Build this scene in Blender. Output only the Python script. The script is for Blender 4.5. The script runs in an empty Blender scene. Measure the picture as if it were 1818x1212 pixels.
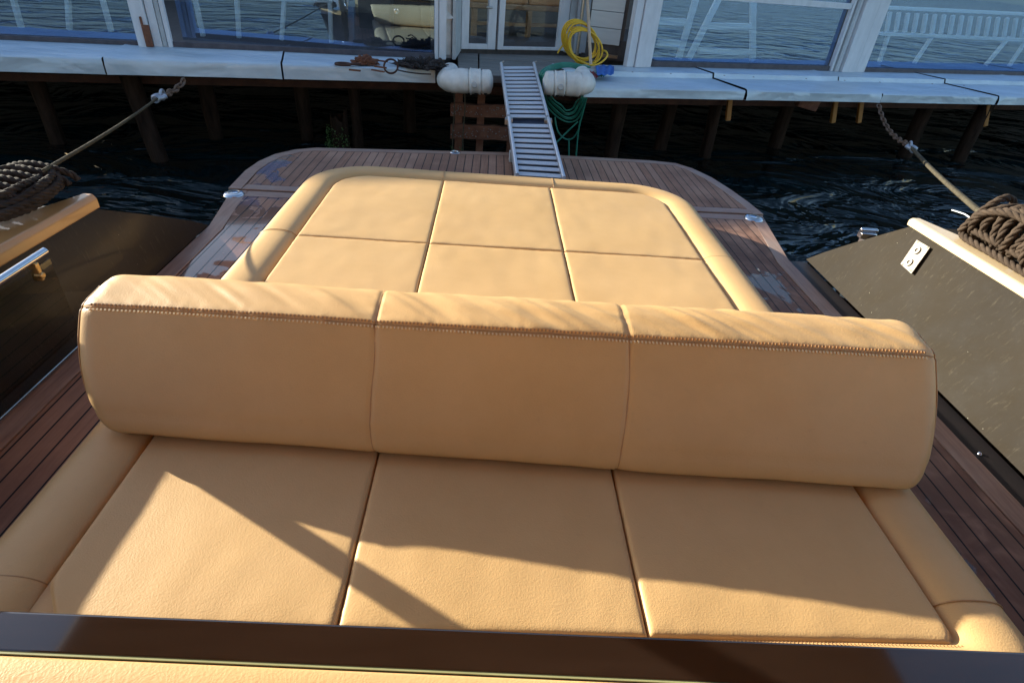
import bpy, bmesh, math, random
from mathutils import Vector, Matrix, noise
random.seed(7)
D = bpy.data
COL = bpy.context.scene.collection

# ------------------------------------------------------------------ camera calibration (survey of the place)
F = 1015.0; ROLL = math.atan(.09); PITCH = math.radians(33.9); CH = 1.28
def _ray(px, py):
    x = (px - 909) / F; y = (py - 606) / F
    cr, sr, cp, sp = math.cos(ROLL), math.sin(ROLL), math.cos(PITCH), math.sin(PITCH)
    xr = x * cr + y * sr; yr = -x * sr + y * cr
    return xr, cp - yr * sp, -sp - yr * cp
_d = _ray(885, -82); YAW = math.atan2(_d[0], _d[1])
def R(px, py):
    x, y, z = _ray(px, py); c, s = math.cos(YAW), math.sin(YAW)
    return Vector((x * c - y * s, x * s + y * c, z))
CAM = Vector((0, 0, CH))
def pz(px, py, z): r = R(px, py); return CAM + r * ((z - CH) / r.z)
def pY(px, py, Y): r = R(px, py); return CAM + r * (Y / r.y)
def pX(px, py, X): r = R(px, py); return CAM + r * (X / r.x)
def pP(px, py, p0, n):
    r = R(px, py); return CAM + r * ((Vector(p0) - CAM).dot(n) / r.dot(n))

# ------------------------------------------------------------------ mesh builder
class MB:
    def __init__(s): s.v = []; s.f = []; s.m = []; s.cur = 0
    def add(s, vs, fs):
        o = len(s.v); s.v += [tuple(v) for v in vs]
        for f in fs: s.f.append(tuple(o + i for i in f)); s.m.append(s.cur)
        return s
    def box(s, lo, hi):
        x0, y0, z0 = lo; x1, y1, z1 = hi
        return s.add([(x0,y0,z0),(x1,y0,z0),(x1,y1,z0),(x0,y1,z0),(x0,y0,z1),(x1,y0,z1),(x1,y1,z1),(x0,y1,z1)],
                     [(0,3,2,1),(4,5,6,7),(0,1,5,4),(1,2,6,5),(2,3,7,6),(3,0,4,7)])
    def obox(s, p, q, w, h, up=(0,0,1)):
        # bar from p to q, w sideways, h along up, centred
        p = Vector(p); q = Vector(q); d = (q - p).normalized(); up = Vector(up)
        if abs(d.dot(up)) > .98: up = Vector((0,1,0))
        a = d.cross(up).normalized(); b = a.cross(d).normalized()
        vs = []
        for c in (p, q):
            for (i, j) in ((-1,-1),(1,-1),(1,1),(-1,1)): vs.append(c + a * (i * w / 2) + b * (j * h / 2))
        return s.add(vs, [(0,1,2,3),(7,6,5,4),(0,4,5,1),(1,5,6,2),(2,6,7,3),(3,7,4,0)])
    def prism(s, pts, z0, z1):
        n = len(pts)
        a = sum(pts[i][0]*pts[(i+1)%n][1]-pts[(i+1)%n][0]*pts[i][1] for i in range(n))
        if a < 0: pts = list(reversed(pts))
        vs = [(x, y, z0) for x, y in pts] + [(x, y, z1) for x, y in pts]
        fs = [tuple(reversed(range(n))), tuple(range(n, 2*n))] + [(i, (i+1)%n, n+(i+1)%n, n+i) for i in range(n)]
        return s.add(vs, fs)
    def tube(s, path, r, seg=10, closed=False, caps=True, rf=None):
        path = [Vector(p) for p in path]; n = len(path)
        vs = []; prev = None
        for i, p in enumerate(path):
            if closed: t = path[(i+1)%n] - path[i-1]
            else: t = path[min(i+1,n-1)] - path[max(i-1,0)]
            t.normalize()
            if prev is None:
                a = t.orthogonal().normalized()
            else:
                a = (prev - t * prev.dot(t))
                a = a.normalized() if a.length > 1e-6 else t.orthogonal().normalized()
            prev = a; b = t.cross(a)
            rr = rf(i/(n-1)) * r if rf else r
            for k in range(seg):
                th = 2*math.pi*k/seg
                vs.append(p + a*(rr*math.cos(th)) + b*(rr*math.sin(th)))
        fs = []
        for i in range(n if closed else n-1):
            j = (i+1) % n
            for k in range(seg):
                fs.append((i*seg+k, i*seg+(k+1)%seg, j*seg+(k+1)%seg, j*seg+k))
        if caps and not closed:
            fs.append(tuple(reversed(range(seg)))); fs.append(tuple((n-1)*seg+k for k in range(seg)))
        return s.add(vs, fs)
    def grid(s, rows, closeu=False, closev=False):
        # rows: list of lists of points
        n = len(rows); m = len(rows[0]); vs = [p for r in rows for p in r]; fs = []
        for i in range(n if closev else n-1):
            for j in range(m if closeu else m-1):
                a = i*m+j; b = i*m+(j+1)%m; c = ((i+1)%n)*m+(j+1)%m; d = ((i+1)%n)*m+j
                fs.append((a,b,c,d))
        return s.add(vs, fs)
    def lathe(s, prof, c, seg=24, axis='z'):
        rows = []
        for (r, h) in prof:
            row = []
            for k in range(seg):
                t = 2*math.pi*k/seg
                if axis == 'z': row.append((c[0]+r*math.cos(t), c[1]+r*math.sin(t), c[2]+h))
                elif axis == 'x': row.append((c[0]+h, c[1]+r*math.cos(t), c[2]+r*math.sin(t)))
                else: row.append((c[0]+r*math.sin(t), c[1]+h, c[2]+r*math.cos(t)))
            rows.append(row)
        return s.grid(rows, closeu=True)
    def obj(s, name, mat, parent=None, smooth=None, bevel=0, bseg=2):
        me = D.meshes.new(name); me.from_pydata(s.v, [], s.f)
        bm = bmesh.new(); bm.from_mesh(me); bmesh.ops.recalc_face_normals(bm, faces=bm.faces); bm.to_mesh(me); bm.free()
        mats = mat if isinstance(mat, (list, tuple)) else [mat]
        for m in mats: me.materials.append(m)
        if len(mats) > 1:
            for p, k in zip(me.polygons, s.m): p.material_index = k
        if smooth is not None:
            for p in me.polygons: p.use_smooth = True
            me.set_sharp_from_angle(angle=math.radians(smooth))
        o = D.objects.new(name, me); COL.objects.link(o)
        if parent is not None:
            o.parent = parent
            base = Vector(parent.location)
            if parent.parent is not None: base = Vector((0,0,0))
            if parent.type == 'EMPTY': o.location = -base
        if bevel:
            md = o.modifiers.new('bevel', 'BEVEL'); md.width = bevel; md.segments = bseg; md.limit_method = 'ANGLE'; md.angle_limit = .6
        return o
def tag(o, label=None, cat=None, group=None, kind=None):
    if label: o['label'] = label
    if cat: o['category'] = cat
    if group: o['group'] = group
    if kind: o['kind'] = kind
    return o
def thing(name, loc, label, cat, group=None):
    o = D.objects.new(name, None); COL.objects.link(o); o.location = loc; o.empty_display_size = .1
    return tag(o, label, cat, group)
def cr(pts, n=8, closed=False):
    pts = [Vector(p) for p in pts]; out = []; N = len(pts)
    for i in range(N if closed else N-1):
        g = (lambda k: pts[k % N]) if closed else (lambda k: pts[min(max(k,0),N-1)])
        p0, p1, p2, p3 = g(i-1), g(i), g(i+1), g(i+2)
        for j in range(n):
            t = j/n
            out.append(.5*((2*p1)+(-p0+p2)*t+(2*p0-5*p1+4*p2-p3)*t*t+(-p0+3*p1-3*p2+p3)*t**3))
    if not closed: out.append(pts[-1])
    return out
def resample(path, step):
    out = [path[0].copy()]; acc = 0
    for a, b in zip(path, path[1:]):
        L = (b-a).length
        if L < 1e-9: continue
        t = step - acc
        while t <= L:
            out.append(a.lerp(b, t/L)); t += step
        acc = L - (t - step)
    return out
def rope(mb, path, Rr, closed=False, pitch=None, seg=7):
    """three laid strands along a path"""
    pitch = pitch or Rr*6.5
    path = resample([Vector(p) for p in path], pitch/9)
    n = len(path); fr = []; prev = None
    for i, p in enumerate(path):
        t = (path[min(i+1,n-1)] - path[max(i-1,0)]).normalized()
        a = t.orthogonal().normalized() if prev is None else (prev - t*prev.dot(t)).normalized()
        prev = a; fr.append((p, a, t.cross(a)))
    for k in range(3):
        pts = []
        for i, (p, a, b) in enumerate(fr):
            th = 2*math.pi*(i/9 + k/3)
            pts.append(p + (a*math.cos(th)+b*math.sin(th))*Rr*.5)
        mb.tube(pts, Rr*.56, seg)

# ------------------------------------------------------------------ materials
def mat(name):
    m = D.materials.new(name); m.use_nodes = True
    nt = m.node_tree; b = nt.nodes['Principled BSDF']
    return m, nt, b
def N(nt, t, **kw):
    n = nt.nodes.new(t)
    for k, v in kw.items():
        if k.startswith('_'): setattr(n, k[1:], v)
        else: n.inputs[k.replace('9', ' ')].default_value = v
    return n
def L(nt, a, b): nt.links.new(a, b)
def coords(nt, scale=(1,1,1), rot=(0,0,0)):
    tc = nt.nodes.new('ShaderNodeTexCoord'); mp = nt.nodes.new('ShaderNodeMapping')
    mp.inputs['Scale'].default_value = scale; mp.inputs['Rotation'].default_value = rot
    L(nt, tc.outputs['Object'], mp.inputs['Vector']); return mp.outputs['Vector']
def ramp(nt, fac, stops):
    r = nt.nodes.new('ShaderNodeValToRGB'); L(nt, fac, r.inputs['Fac'])
    e = r.color_ramp.elements
    while len(e) < len(stops): e.new(.5)
    for el, (p, c) in zip(e, stops):
        el.position = p; el.color = (c, c, c, 1) if isinstance(c, (int, float)) else (*c, 1)
    return r.outputs['Color']
def mth(nt, op, a, b=None, c=None):
    n = nt.nodes.new('ShaderNodeMath'); n.operation = op
    for i, x in enumerate((a, b, c)):
        if x is None: continue
        if isinstance(x, (int, float)): n.inputs[i].default_value = x
        else: L(nt, x, n.inputs[i])
    return n.outputs[0]
def mixc(nt, fac, a, b):
    n = nt.nodes.new('ShaderNodeMix'); n.data_type = 'RGBA'
    for s, x in ((0, fac), (6, a), (7, b)):
        if isinstance(x, (int, float)): n.inputs[s].default_value = x
        elif isinstance(x, tuple): n.inputs[s].default_value = (*x, 1)
        else: L(nt, x, n.inputs[s])
    return n.outputs[2]
def bump(nt, h, strength, dist, normal=None):
    b = nt.nodes.new('ShaderNodeBump'); b.inputs['Strength'].default_value = strength; b.inputs['Distance'].default_value = dist
    L(nt, h, b.inputs['Height'])
    if normal is not None: L(nt, normal, b.inputs['Normal'])
    return b.outputs['Normal']
def noiset(nt, vec, scale, detail=4, rough=.55, dist=0):
    n = nt.nodes.new('ShaderNodeTexNoise'); n.inputs['Scale'].default_value = scale; n.inputs['Detail'].default_value = detail
    n.inputs['Roughness'].default_value = rough; n.inputs['Distortion'].default_value = dist
    L(nt, vec, n.inputs['Vector']); return n.outputs['Fac']

def simple(name, c1, c2, scale=8, rough=.6, metal=0, bmp=.2, bdist=.003, stretch=(1,1,1), spec=.5, coat=0, rr=0):
    m, nt, b = mat(name)
    v = coords(nt, stretch); n = noiset(nt, v, scale, 6, .6)
    L(nt, mixc(nt, ramp(nt, n, [(.3, 0), (.7, 1)]), c1, c2), b.inputs['Base Color'])
    b.inputs['Roughness'].default_value = rough; b.inputs['Metallic'].default_value = metal
    b.inputs['Specular IOR Level'].default_value = spec; b.inputs['Coat Weight'].default_value = coat; b.inputs['Coat Roughness'].default_value = .05
    if rr:
        L(nt, mth(nt, 'MULTIPLY_ADD', noiset(nt, v, scale*.7, 5), rr, rough-rr/2), b.inputs['Roughness'])
    if bmp: L(nt, bump(nt, noiset(nt, v, scale*5, 5), bmp, bdist), b.inputs['Normal'])
    return m

def leather(name, tone=1.0):
    m, nt, b = mat(name)
    v = coords(nt)
    c = mixc(nt, ramp(nt, noiset(nt, v, 3.2, 7, .65), [(.3, 0), (.7, 1)]), (.575*tone, .352*tone, .146*tone), (.635*tone, .400*tone, .178*tone))
    c = mixc(nt, ramp(nt, noiset(nt, coords(nt, (1, 1.4, 1)), 1.3, 8, .7), [(.5, 0), (.75, .30)]), c, (.50*tone, .31*tone, .15*tone))
    c = mixc(nt, ramp(nt, noiset(nt, v, 60, 3), [(.62, 0), (.8, .25)]), c, (.47*tone, .30*tone, .15*tone))
    L(nt, c, b.inputs['Base Color'])
    b.inputs['Roughness'].default_value = .46; b.inputs['Specular IOR Level'].default_value = .25
    L(nt, mth(nt, 'MULTIPLY_ADD', noiset(nt, v, 5, 5), .16, .38), b.inputs['Roughness'])
    vo = nt.nodes.new('ShaderNodeTexVoronoi'); vo.inputs['Scale'].default_value = 230; vo.feature = 'F1'
    wv = nt.nodes.new('ShaderNodeVectorMath'); wv.operation = 'ADD'
    nn = nt.nodes.new('ShaderNodeTexNoise'); nn.inputs['Scale'].default_value = 40; L(nt, v, nn.inputs['Vector'])
    sc = nt.nodes.new('ShaderNodeVectorMath'); sc.operation = 'SCALE'; sc.inputs['Scale'].default_value = .02
    L(nt, nn.outputs['Color'], sc.inputs[0]); L(nt, v, wv.inputs[0]); L(nt, sc.outputs[0], wv.inputs[1]); L(nt, wv.outputs[0], vo.inputs['Vector'])
    n1 = bump(nt, vo.outputs['Distance'], .22, .0012)
    n2 = bump(nt, noiset(nt, v, 30, 6, .65), .14, .0022, n1)
    n3 = bump(nt, noiset(nt, coords(nt, (1.0, 1.6, 1), (0, 0, .5)), 4.5, 3), .12, .008, n2)
    L(nt, n3, b.inputs['Normal'])
    return m
M = {}
M['leather'] = leather('tan_leather')
M['piping'] = simple('tan_piping', (.40, .22, .09), (.5, .29, .12), 40, .5, bmp=.1)
M['stitch'] = simple('thread', (.68, .50, .27), (.80, .62, .36), 60, .7, bmp=0)
M['seam_shade'] = simple('seam_shade_brown', (.34, .19, .08), (.42, .24, .11), 60, .7, bmp=0)
M['underside'] = simple('dark_base', (.035, .02, .012), (.06, .035, .02), 10, .7)

def teak():
    m, nt, b = mat('wet_teak')
    tc = nt.nodes.new('ShaderNodeTexCoord'); sp = nt.nodes.new('ShaderNodeSeparateXYZ'); L(nt, tc.outputs['Object'], sp.inputs[0])
    pw = .058
    u = mth(nt, 'DIVIDE', mth(nt, 'ADD', sp.outputs['X'], 8.0), pw)
    fr = mth(nt, 'FRACT', u); idx = mth(nt, 'FLOOR', u)
    caulk = mth(nt, 'GREATER_THAN', mth(nt, 'ABSOLUTE', mth(nt, 'SUBTRACT', fr, .5)), .452)
    # butt joints
    cx = nt.nodes.new('ShaderNodeCombineXYZ'); L(nt, idx, cx.inputs['X'])
    wn = nt.nodes.new('ShaderNodeTexWhiteNoise'); wn.noise_dimensions = '3D'; L(nt, cx.outputs[0], wn.inputs['Vector'])
    r = wn.outputs['Value']
    vs = coords(nt, (38, 2.2, 38))
    off = nt.nodes.new('ShaderNodeVectorMath'); off.operation = 'ADD'; L(nt, vs, off.inputs[0])
    c2 = nt.nodes.new('ShaderNodeCombineXYZ'); L(nt, mth(nt, 'MULTIPLY', r, 50), c2.inputs['Y']); L(nt, c2.outputs[0], off.inputs[1])
    grain = noiset(nt, off.outputs[0], 1.6, 8, .7, .4)
    vb = coords(nt)
    blot = noiset(nt, vb, 1.7, 6, .6)
    c = mixc(nt, ramp(nt, grain, [(.3, 0), (.72, 1)]), (.21, .095, .055), (.42, .225, .14))
    c = mixc(nt, mth(nt, 'MULTIPLY', r, .55), c, (.44, .27, .19))
    c = mixc(nt, ramp(nt, blot, [(.4, 0), (.62, .6)]), c, (.15, .075, .05))
    # weathered pale scuffs
    c = mixc(nt, ramp(nt, noiset(nt, coords(nt, (14, 1.5, 14)), 1.5, 8, .75), [(.62, 0), (.78, .35)]), c, (.45, .36, .30))
    # wet films : noise-edged pools at a few places
    def pool(cx_, cy_, rx, ry, th=.9, rot=0, soft=.10):
        mp = nt.nodes.new('ShaderNodeMapping'); mp.vector_type = 'TEXTURE'
        mp.inputs['Location'].default_value = (cx_, cy_, 0); mp.inputs['Scale'].default_value = (rx, ry, 1); mp.inputs['Rotation'].default_value = (0,0,rot)
        L(nt, tc.outputs['Object'], mp.inputs['Vector'])
        fl = nt.nodes.new('ShaderNodeVectorMath'); fl.operation = 'MULTIPLY'; fl.inputs[1].default_value = (1,1,0); L(nt, mp.outputs[0], fl.inputs[0])
        ln = nt.nodes.new('ShaderNodeVectorMath'); ln.operation = 'LENGTH'; L(nt, fl.outputs[0], ln.inputs[0])
        nz = noiset(nt, vb, 5.5, 4, .5, 1.6)
        mr = nt.nodes.new('ShaderNodeMapRange'); mr.interpolation_type = 'SMOOTHSTEP'; mr.inputs['From Min'].default_value = th + soft; mr.inputs['From Max'].default_value = th - soft
        L(nt, mth(nt, 'ADD', ln.outputs['Value'], mth(nt, 'MULTIPLY_ADD', nz, 3.4, -1.55)), mr.inputs['Value']); return mr.outputs['Result']
    w = pool(-1.33, 2.75, .34, .55, .95)
    for a in ((-1.38, 3.25, .2, .35), (-1.42, 3.9, .1, .35), (1.33, .93, .05, .33, .95, -.06), (-1.3, 2.2, .1, .25), (1.45, 2.5, .2, .3, .55)):
        w = mth(nt, 'MAXIMUM', w, pool(*a))
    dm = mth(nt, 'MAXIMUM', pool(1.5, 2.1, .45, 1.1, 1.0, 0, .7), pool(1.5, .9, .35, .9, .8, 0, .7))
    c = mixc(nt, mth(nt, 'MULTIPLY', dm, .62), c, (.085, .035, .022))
    c = mixc(nt, mth(nt, 'MULTIPLY', w, .55), c, (.09, .045, .03))
    c = mixc(nt, caulk, c, (.006, .005, .005))
    L(nt, c, b.inputs['Base Color'])
    ro = mth(nt, 'MULTIPLY_ADD', blot, .3, .45); b.inputs['Specular IOR Level'].default_value = .28
    rough = mth(nt, 'ADD', mth(nt, 'MULTIPLY', ro, mth(nt, 'SUBTRACT', 1.0, w)), mth(nt, 'MULTIPLY', w, .09))
    L(nt, rough, b.inputs['Roughness'])
    L(nt, mth(nt, 'MULTIPLY', mth(nt, 'MULTIPLY', w, mth(nt, 'SUBTRACT', 1.0, caulk)), .5), b.inputs['Coat Weight']); b.inputs['Coat Roughness'].default_value = .02; b.inputs['Coat IOR'].default_value = 1.5
    h = mth(nt, 'SUBTRACT', mth(nt, 'MULTIPLY', grain, .4), caulk)
    bn = nt.nodes.new('ShaderNodeBump'); bn.inputs['Distance'].default_value = .0025
    L(nt, h, bn.inputs['Height']); L(nt, mth(nt, 'MULTIPLY_ADD', w, -.5, .55), bn.inputs['Strength'])
    L(nt, bn.outputs[0], b.inputs['Normal'])
    return m
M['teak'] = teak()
def margin(name, stretch):
    m, nt, b = mat(name)
    g = noiset(nt, coords(nt, stretch), 1.6, 8, .7, .4)
    c = mixc(nt, ramp(nt, g, [(.3, 0), (.7, 1)]), (.18, .095, .062), (.38, .23, .16))
    c = mixc(nt, ramp(nt, noiset(nt, coords(nt), 2.5, 5), [(.45, 0), (.6, .5)]), c, (.34, .26, .21))
    L(nt, c, b.inputs['Base Color']); b.inputs['Roughness'].default_value = .45
    L(nt, bump(nt, g, .3, .001), b.inputs['Normal'])
    return m
M['marginY'] = margin('teak_margin_fore_aft', (38, 2.2, 38))
M['marginX'] = margin('teak_margin_across', (2.2, 38, 38))

def lacquer(name, c1, c2, rough, scr=.3, coat=.6, spc=.5):
    m, nt, b = mat(name)
    v = coords(nt)
    c = mixc(nt, ramp(nt, noiset(nt, v, 3, 6, .65), [(.35, 0), (.7, 1)]), c1, c2)
    sc = noiset(nt, coords(nt, (1, 9, 2), (.4, .5, .2)), 9, 7, .8)
    c = mixc(nt, ramp(nt, sc, [(.57, 0), (.74, scr)]), c, (.35, .30, .2))
    vo = nt.nodes.new('ShaderNodeTexVoronoi'); vo.inputs['Scale'].default_value = 22; L(nt, v, vo.inputs['Vector'])
    spk = mth(nt, 'LESS_THAN', vo.outputs['Distance'], .024)
    spk = mth(nt, 'MULTIPLY', spk, mth(nt, 'GREATER_THAN', noiset(nt, v, 5, 2), .5))
    c = mixc(nt, spk, c, (.6, .55, .42))
    L(nt, c, b.inputs['Base Color'])
    L(nt, mth(nt, 'MULTIPLY_ADD', noiset(nt, v, 6, 6, .7), .3, rough), b.inputs['Roughness'])
    b.inputs['Coat Weight'].default_value = coat; b.inputs['Coat Roughness'].default_value = .08; b.inputs['Specular IOR Level'].default_value = spc
    L(nt, bump(nt, noiset(nt, v, 3, 2), .1, .004), b.inputs['Normal'])
    return m
M['olive'] = lacquer('olive_brown_lacquer', (.017, .0115, .006), (.028, .020, .011), .5, .17, .0, .12)
M['darkpanel'] = lacquer('dark_brown_lacquer', (.010, .006, .0045), (.020, .013, .009), .30, .2, .12, .25)
M['recess'] = simple('recess_black', (.006, .005, .005), (.014, .009, .009), 12, .5, bmp=.05)
M['cap'] = simple('cream_caprail', (.70, .52, .30), (.78, .60, .37), 3, .35, bmp=.05, coat=.4)
M['capgold'] = simple('caramel_caprail', (.42, .21, .07), (.52, .28, .10), 3, .35, bmp=.05, coat=.4)
M['hull'] = simple('hull_brown', (.03, .02, .014), (.045, .03, .02), 2, .25, coat=.5, bmp=0)
M['chrome'] = simple('polished_steel', (.75, .75, .76), (.6, .6, .62), 30, .14, metal=1, bmp=.05)
M['steel'] = simple('brushed_steel', (.55, .52, .46), (.42, .40, .36), 60, .34, metal=1, bmp=.1)
M['dullsteel'] = simple('dull_weathered_steel', (.12, .10, .08), (.24, .21, .17), 45, .5, metal=.5, bmp=.3)
M['brass'] = simple('aged_brass_clip', (.65, .45, .2), (.5, .36, .16), 40, .3, metal=.8)
M['varnish'] = simple('smoked_varnish', (.012, .007, .005), (.022, .013, .009), 3, .08, coat=1, bmp=0, stretch=(1, 8, 1))
M['greenedge'] = simple('greenish_trim', (.30, .30, .14), (.40, .40, .20), 10, .3, bmp=0)
def ropem(name, a, b_):
    return simple(name, a, b_, 25, .85, bmp=.7, bdist=.003, spec=.15)
M['rope_brown'] = ropem('brown_rope', (.035, .024, .017), (.085, .060, .042))
M['rope_dark'] = ropem('dark_rope', (.022, .017, .015), (.055, .040, .031))
M['rope_line'] = ropem('olive_line', (.10, .085, .055), (.055, .045, .032))
M['galv'] = simple('galvanised', (.42, .45, .50), (.30, .32, .36), 30, .45, metal=.6)
M['chainrust'] = simple('rusty_chain', (.10, .05, .03), (.20, .14, .10), 60, .8, metal=.2)
M['alu'] = simple('aluminium', (.62, .66, .72), (.52, .56, .62), 20, .35, metal=.55, bmp=.1)
M['tread'] = simple('ribbed_tread', (.50, .53, .58), (.60, .63, .68), 60, .5, metal=.2, bmp=.5, stretch=(1, 12, 1))
M['treadgap'] = simple('navy_under_tread', (.012, .016, .035), (.02, .026, .05), 30, .5)
M['white_paint'] = simple('white_frame_paint', (.66, .68, .70), (.54, .56, .58), 5, .5, bmp=.25, bdist=.002, stretch=(3, 3, 1))
M['white_worn'] = simple('worn_grey_paint', (.50, .53, .54), (.36, .38, .38), 9, .65, bmp=.4, bdist=.003)
M['timber_white'] = simple('white_timber', (.62, .62, .58), (.50, .50, .47), 6, .6, stretch=(4, 4, 1))
M['board_white'] = simple('white_weatherboard', (.62, .63, .60), (.54, .55, .53), 4, .6, stretch=(1, 1, 6))
M['seal'] = simple('dark_window_seal', (.045, .04, .05), (.09, .08, .09), 12, .6)
def sheet():
    m, nt, b = mat('dented_sheet_metal')
    v = coords(nt, (1, 2, 2))
    c = mixc(nt, ramp(nt, noiset(nt, v, 1.8, 6, .6), [(.3, 0), (.7, 1)]), (.42, .51, .57), (.58, .67, .73))
    c = mixc(nt, ramp(nt, noiset(nt, v, 7, 8, .75), [(.58, 0), (.80, .5)]), c, (.30, .33, .37))
    c = mixc(nt, ramp(nt, noiset(nt, v, 2.7, 9, .8), [(.66, 0), (.72, .8)]), c, (.22, .13, .09))
    L(nt, c, b.inputs['Base Color']); b.inputs['Roughness'].default_value = .45; b.inputs['Metallic'].default_value = .15
    n1 = bump(nt, noiset(nt, v, 2.2, 3, .5, .5), .8, .05)
    L(nt, bump(nt, noiset(nt, v, 14, 5), .3, .006, n1), b.inputs['Normal'])
    return m
M['sheet'] = sheet()
M['greywood'] = simple('weathered_grey_wood', (.13, .125, .115), (.25, .24, .22), 2.0, .8, bmp=.6, bdist=.006, stretch=(1.2, 16, 10))
M['pile'] = simple('dark_wet_pile', (.012, .008, .006), (.045, .028, .020), 6, .95, spec=.08, bmp=.8, bdist=.01, stretch=(3, 3, .6))
M['rust'] = simple('rusted_iron', (.11, .036, .018), (.20, .085, .045), 14, .85, bmp=1, bdist=.006, rr=.2)
M['rustdark'] = simple('rusted_beam', (.035, .014, .010), (.085, .033, .02), 9, .85, bmp=1, bdist=.006)
M['moss'] = simple('wet_weed', (.05, .11, .03), (.10, .20, .05), 40, .6)
M['orange'] = simple('orange_stub', (.42, .20, .04), (.30, .12, .03), 12, .6)
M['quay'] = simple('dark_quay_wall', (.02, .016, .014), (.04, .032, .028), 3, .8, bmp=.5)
M['fender'] = simple('white_vinyl', (.72, .73, .70), (.50, .50, .47), 9, .5, bmp=.2, bdist=.004)
M['greenhose'] = simple('green_hose', (.015, .17, .12), (.03, .23, .17), 12, .4, bmp=0)
M['yellowhose'] = simple('yellow_hose', (.75, .48, .03), (.66, .40, .02), 12, .4, bmp=0)
M['stick'] = simple('pale_wood_pole', (.55, .42, .30), (.45, .33, .22), 10, .6, stretch=(6, 6, 1))
M['blue'] = simple('blue_cloth', (.02, .12, .42), (.04, .18, .55), 14, .8)
M['red'] = simple('red_rag', (.30, .04, .04), (.2, .03, .04), 14, .8)
M['green'] = simple('green_rag', (.03, .25, .14), (.02, .18, .1), 14, .8)
M['black'] = simple('black_net', (.012, .011, .014), (.04, .032, .03), 25, .8, bmp=1, bdist=.01)
M['floorint'] = simple('terrace_floor', (.05, .045, .045), (.09, .08, .075), 2.5, .6, stretch=(8, 1, 1))
M['furn_white'] = simple('white_furniture', (.80, .84, .84), (.74, .78, .78), 5, .5)
M['furn_wood'] = simple('brown_wood_furniture', (.22, .12, .06), (.32, .19, .10), 5, .5, stretch=(1, 6, 6))
M['cushion'] = simple('tan_cushion', (.42, .20, .08), (.50, .26, .11), 8, .8)
M['cabinet'] = simple('reflection_dark', (.012, .012, .014), (.02, .02, .022), 8, .4)
M['backwall'] = simple('dark_rear_wall', (.10, .085, .075), (.16, .14, .12), 3, .8)
M['gelcoat'] = simple('dark_cabin', (.05, .04, .035), (.07, .055, .045), 3, .3, coat=.5)
M['bouncewall'] = simple('warm_bounce_panel', (.52, .25, .085), (.58, .29, .11), 3, .6)  # tan put into the cabin front to bounce warm sunlight aft
M['unseen_hardtop'] = simple('warm_bounce_lining', (.46, .22, .07), (.52, .26, .09), 3, .6)  # orange put into the lining to warm the shade below

def glassm(name, refl, tint, rough=.0, rc=(.9, .95, 1)):
    m = D.materials.new(name); m.use_nodes = True; nt = m.node_tree; nt.nodes.clear()
    out = nt.nodes.new('ShaderNodeOutputMaterial'); mx = nt.nodes.new('ShaderNodeMixShader')
    tr = nt.nodes.new('ShaderNodeBsdfTransparent'); tr.inputs['Color'].default_value = (*tint, 1)
    gl = nt.nodes.new('ShaderNodeBsdfGlossy'); gl.inputs['Roughness'].default_value = rough; gl.inputs['Color'].default_value = (*rc, 1)
    fn = nt.nodes.new('ShaderNodeFresnel'); fn.inputs['IOR'].default_value = refl
    v = coords(nt)
    nb = bump(nt, noiset(nt, v, .8, 1), .12, .03)
    L(nt, nb, gl.inputs['Normal'])
    ge = nt.nodes.new('ShaderNodeNewGeometry')
    L(nt, mth(nt, 'MULTIPLY', fn.outputs[0], mth(nt, 'SUBTRACT', 1.0, ge.outputs['Backfacing'])), mx.inputs[0]); L(nt, tr.outputs[0], mx.inputs[1]); L(nt, gl.outputs[0], mx.inputs[2]); L(nt, mx.outputs[0], out.inputs[0])
    return m
M['glass'] = glassm('blue_reflection_glass', 4.2, (.86, .90, .91), rc=(.28, .52, 1.0))  # blue of the reflected sky put into the reflection tint
M['doorglass'] = glassm('door_glass', 1.5, (.86, .88, .88))
M['smoked'] = glassm('smoked_gate_glass', 1.45, (.84, .83, .76))

def waterm():
    m, nt, b = mat('harbour_water')
    tc = nt.nodes.new('ShaderNodeTexCoord')
    b.inputs['Base Color'].default_value = (.004, .012, .013, 1); b.inputs['Roughness'].default_value = .03; b.inputs['IOR'].default_value = 1.34
    b.inputs['Specular IOR Level'].default_value = .5
    a = noiset(nt, coords(nt, (1, 1.5, 1), (0, 0, .3)), .85, 4, .5, .8)
    c = noiset(nt, coords(nt, (1, 1.7, 1), (0, 0, -.35)), 4.5, 4, .55, .8)
    d = noiset(nt, coords(nt), .35, 2)
    n1 = bump(nt, d, .8, .9)
    n2 = bump(nt, a, 1.0, .85, n1)
    cm_ = mth(nt, 'MULTIPLY', c, ramp(nt, noiset(nt, coords(nt), .7, 3), [(.4, .1), (.65, 1)]))
    n3 = bump(nt, cm_, .4, .035, n2)
    L(nt, n3, b.inputs['Normal'])
    return m
M['water'] = waterm()

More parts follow.
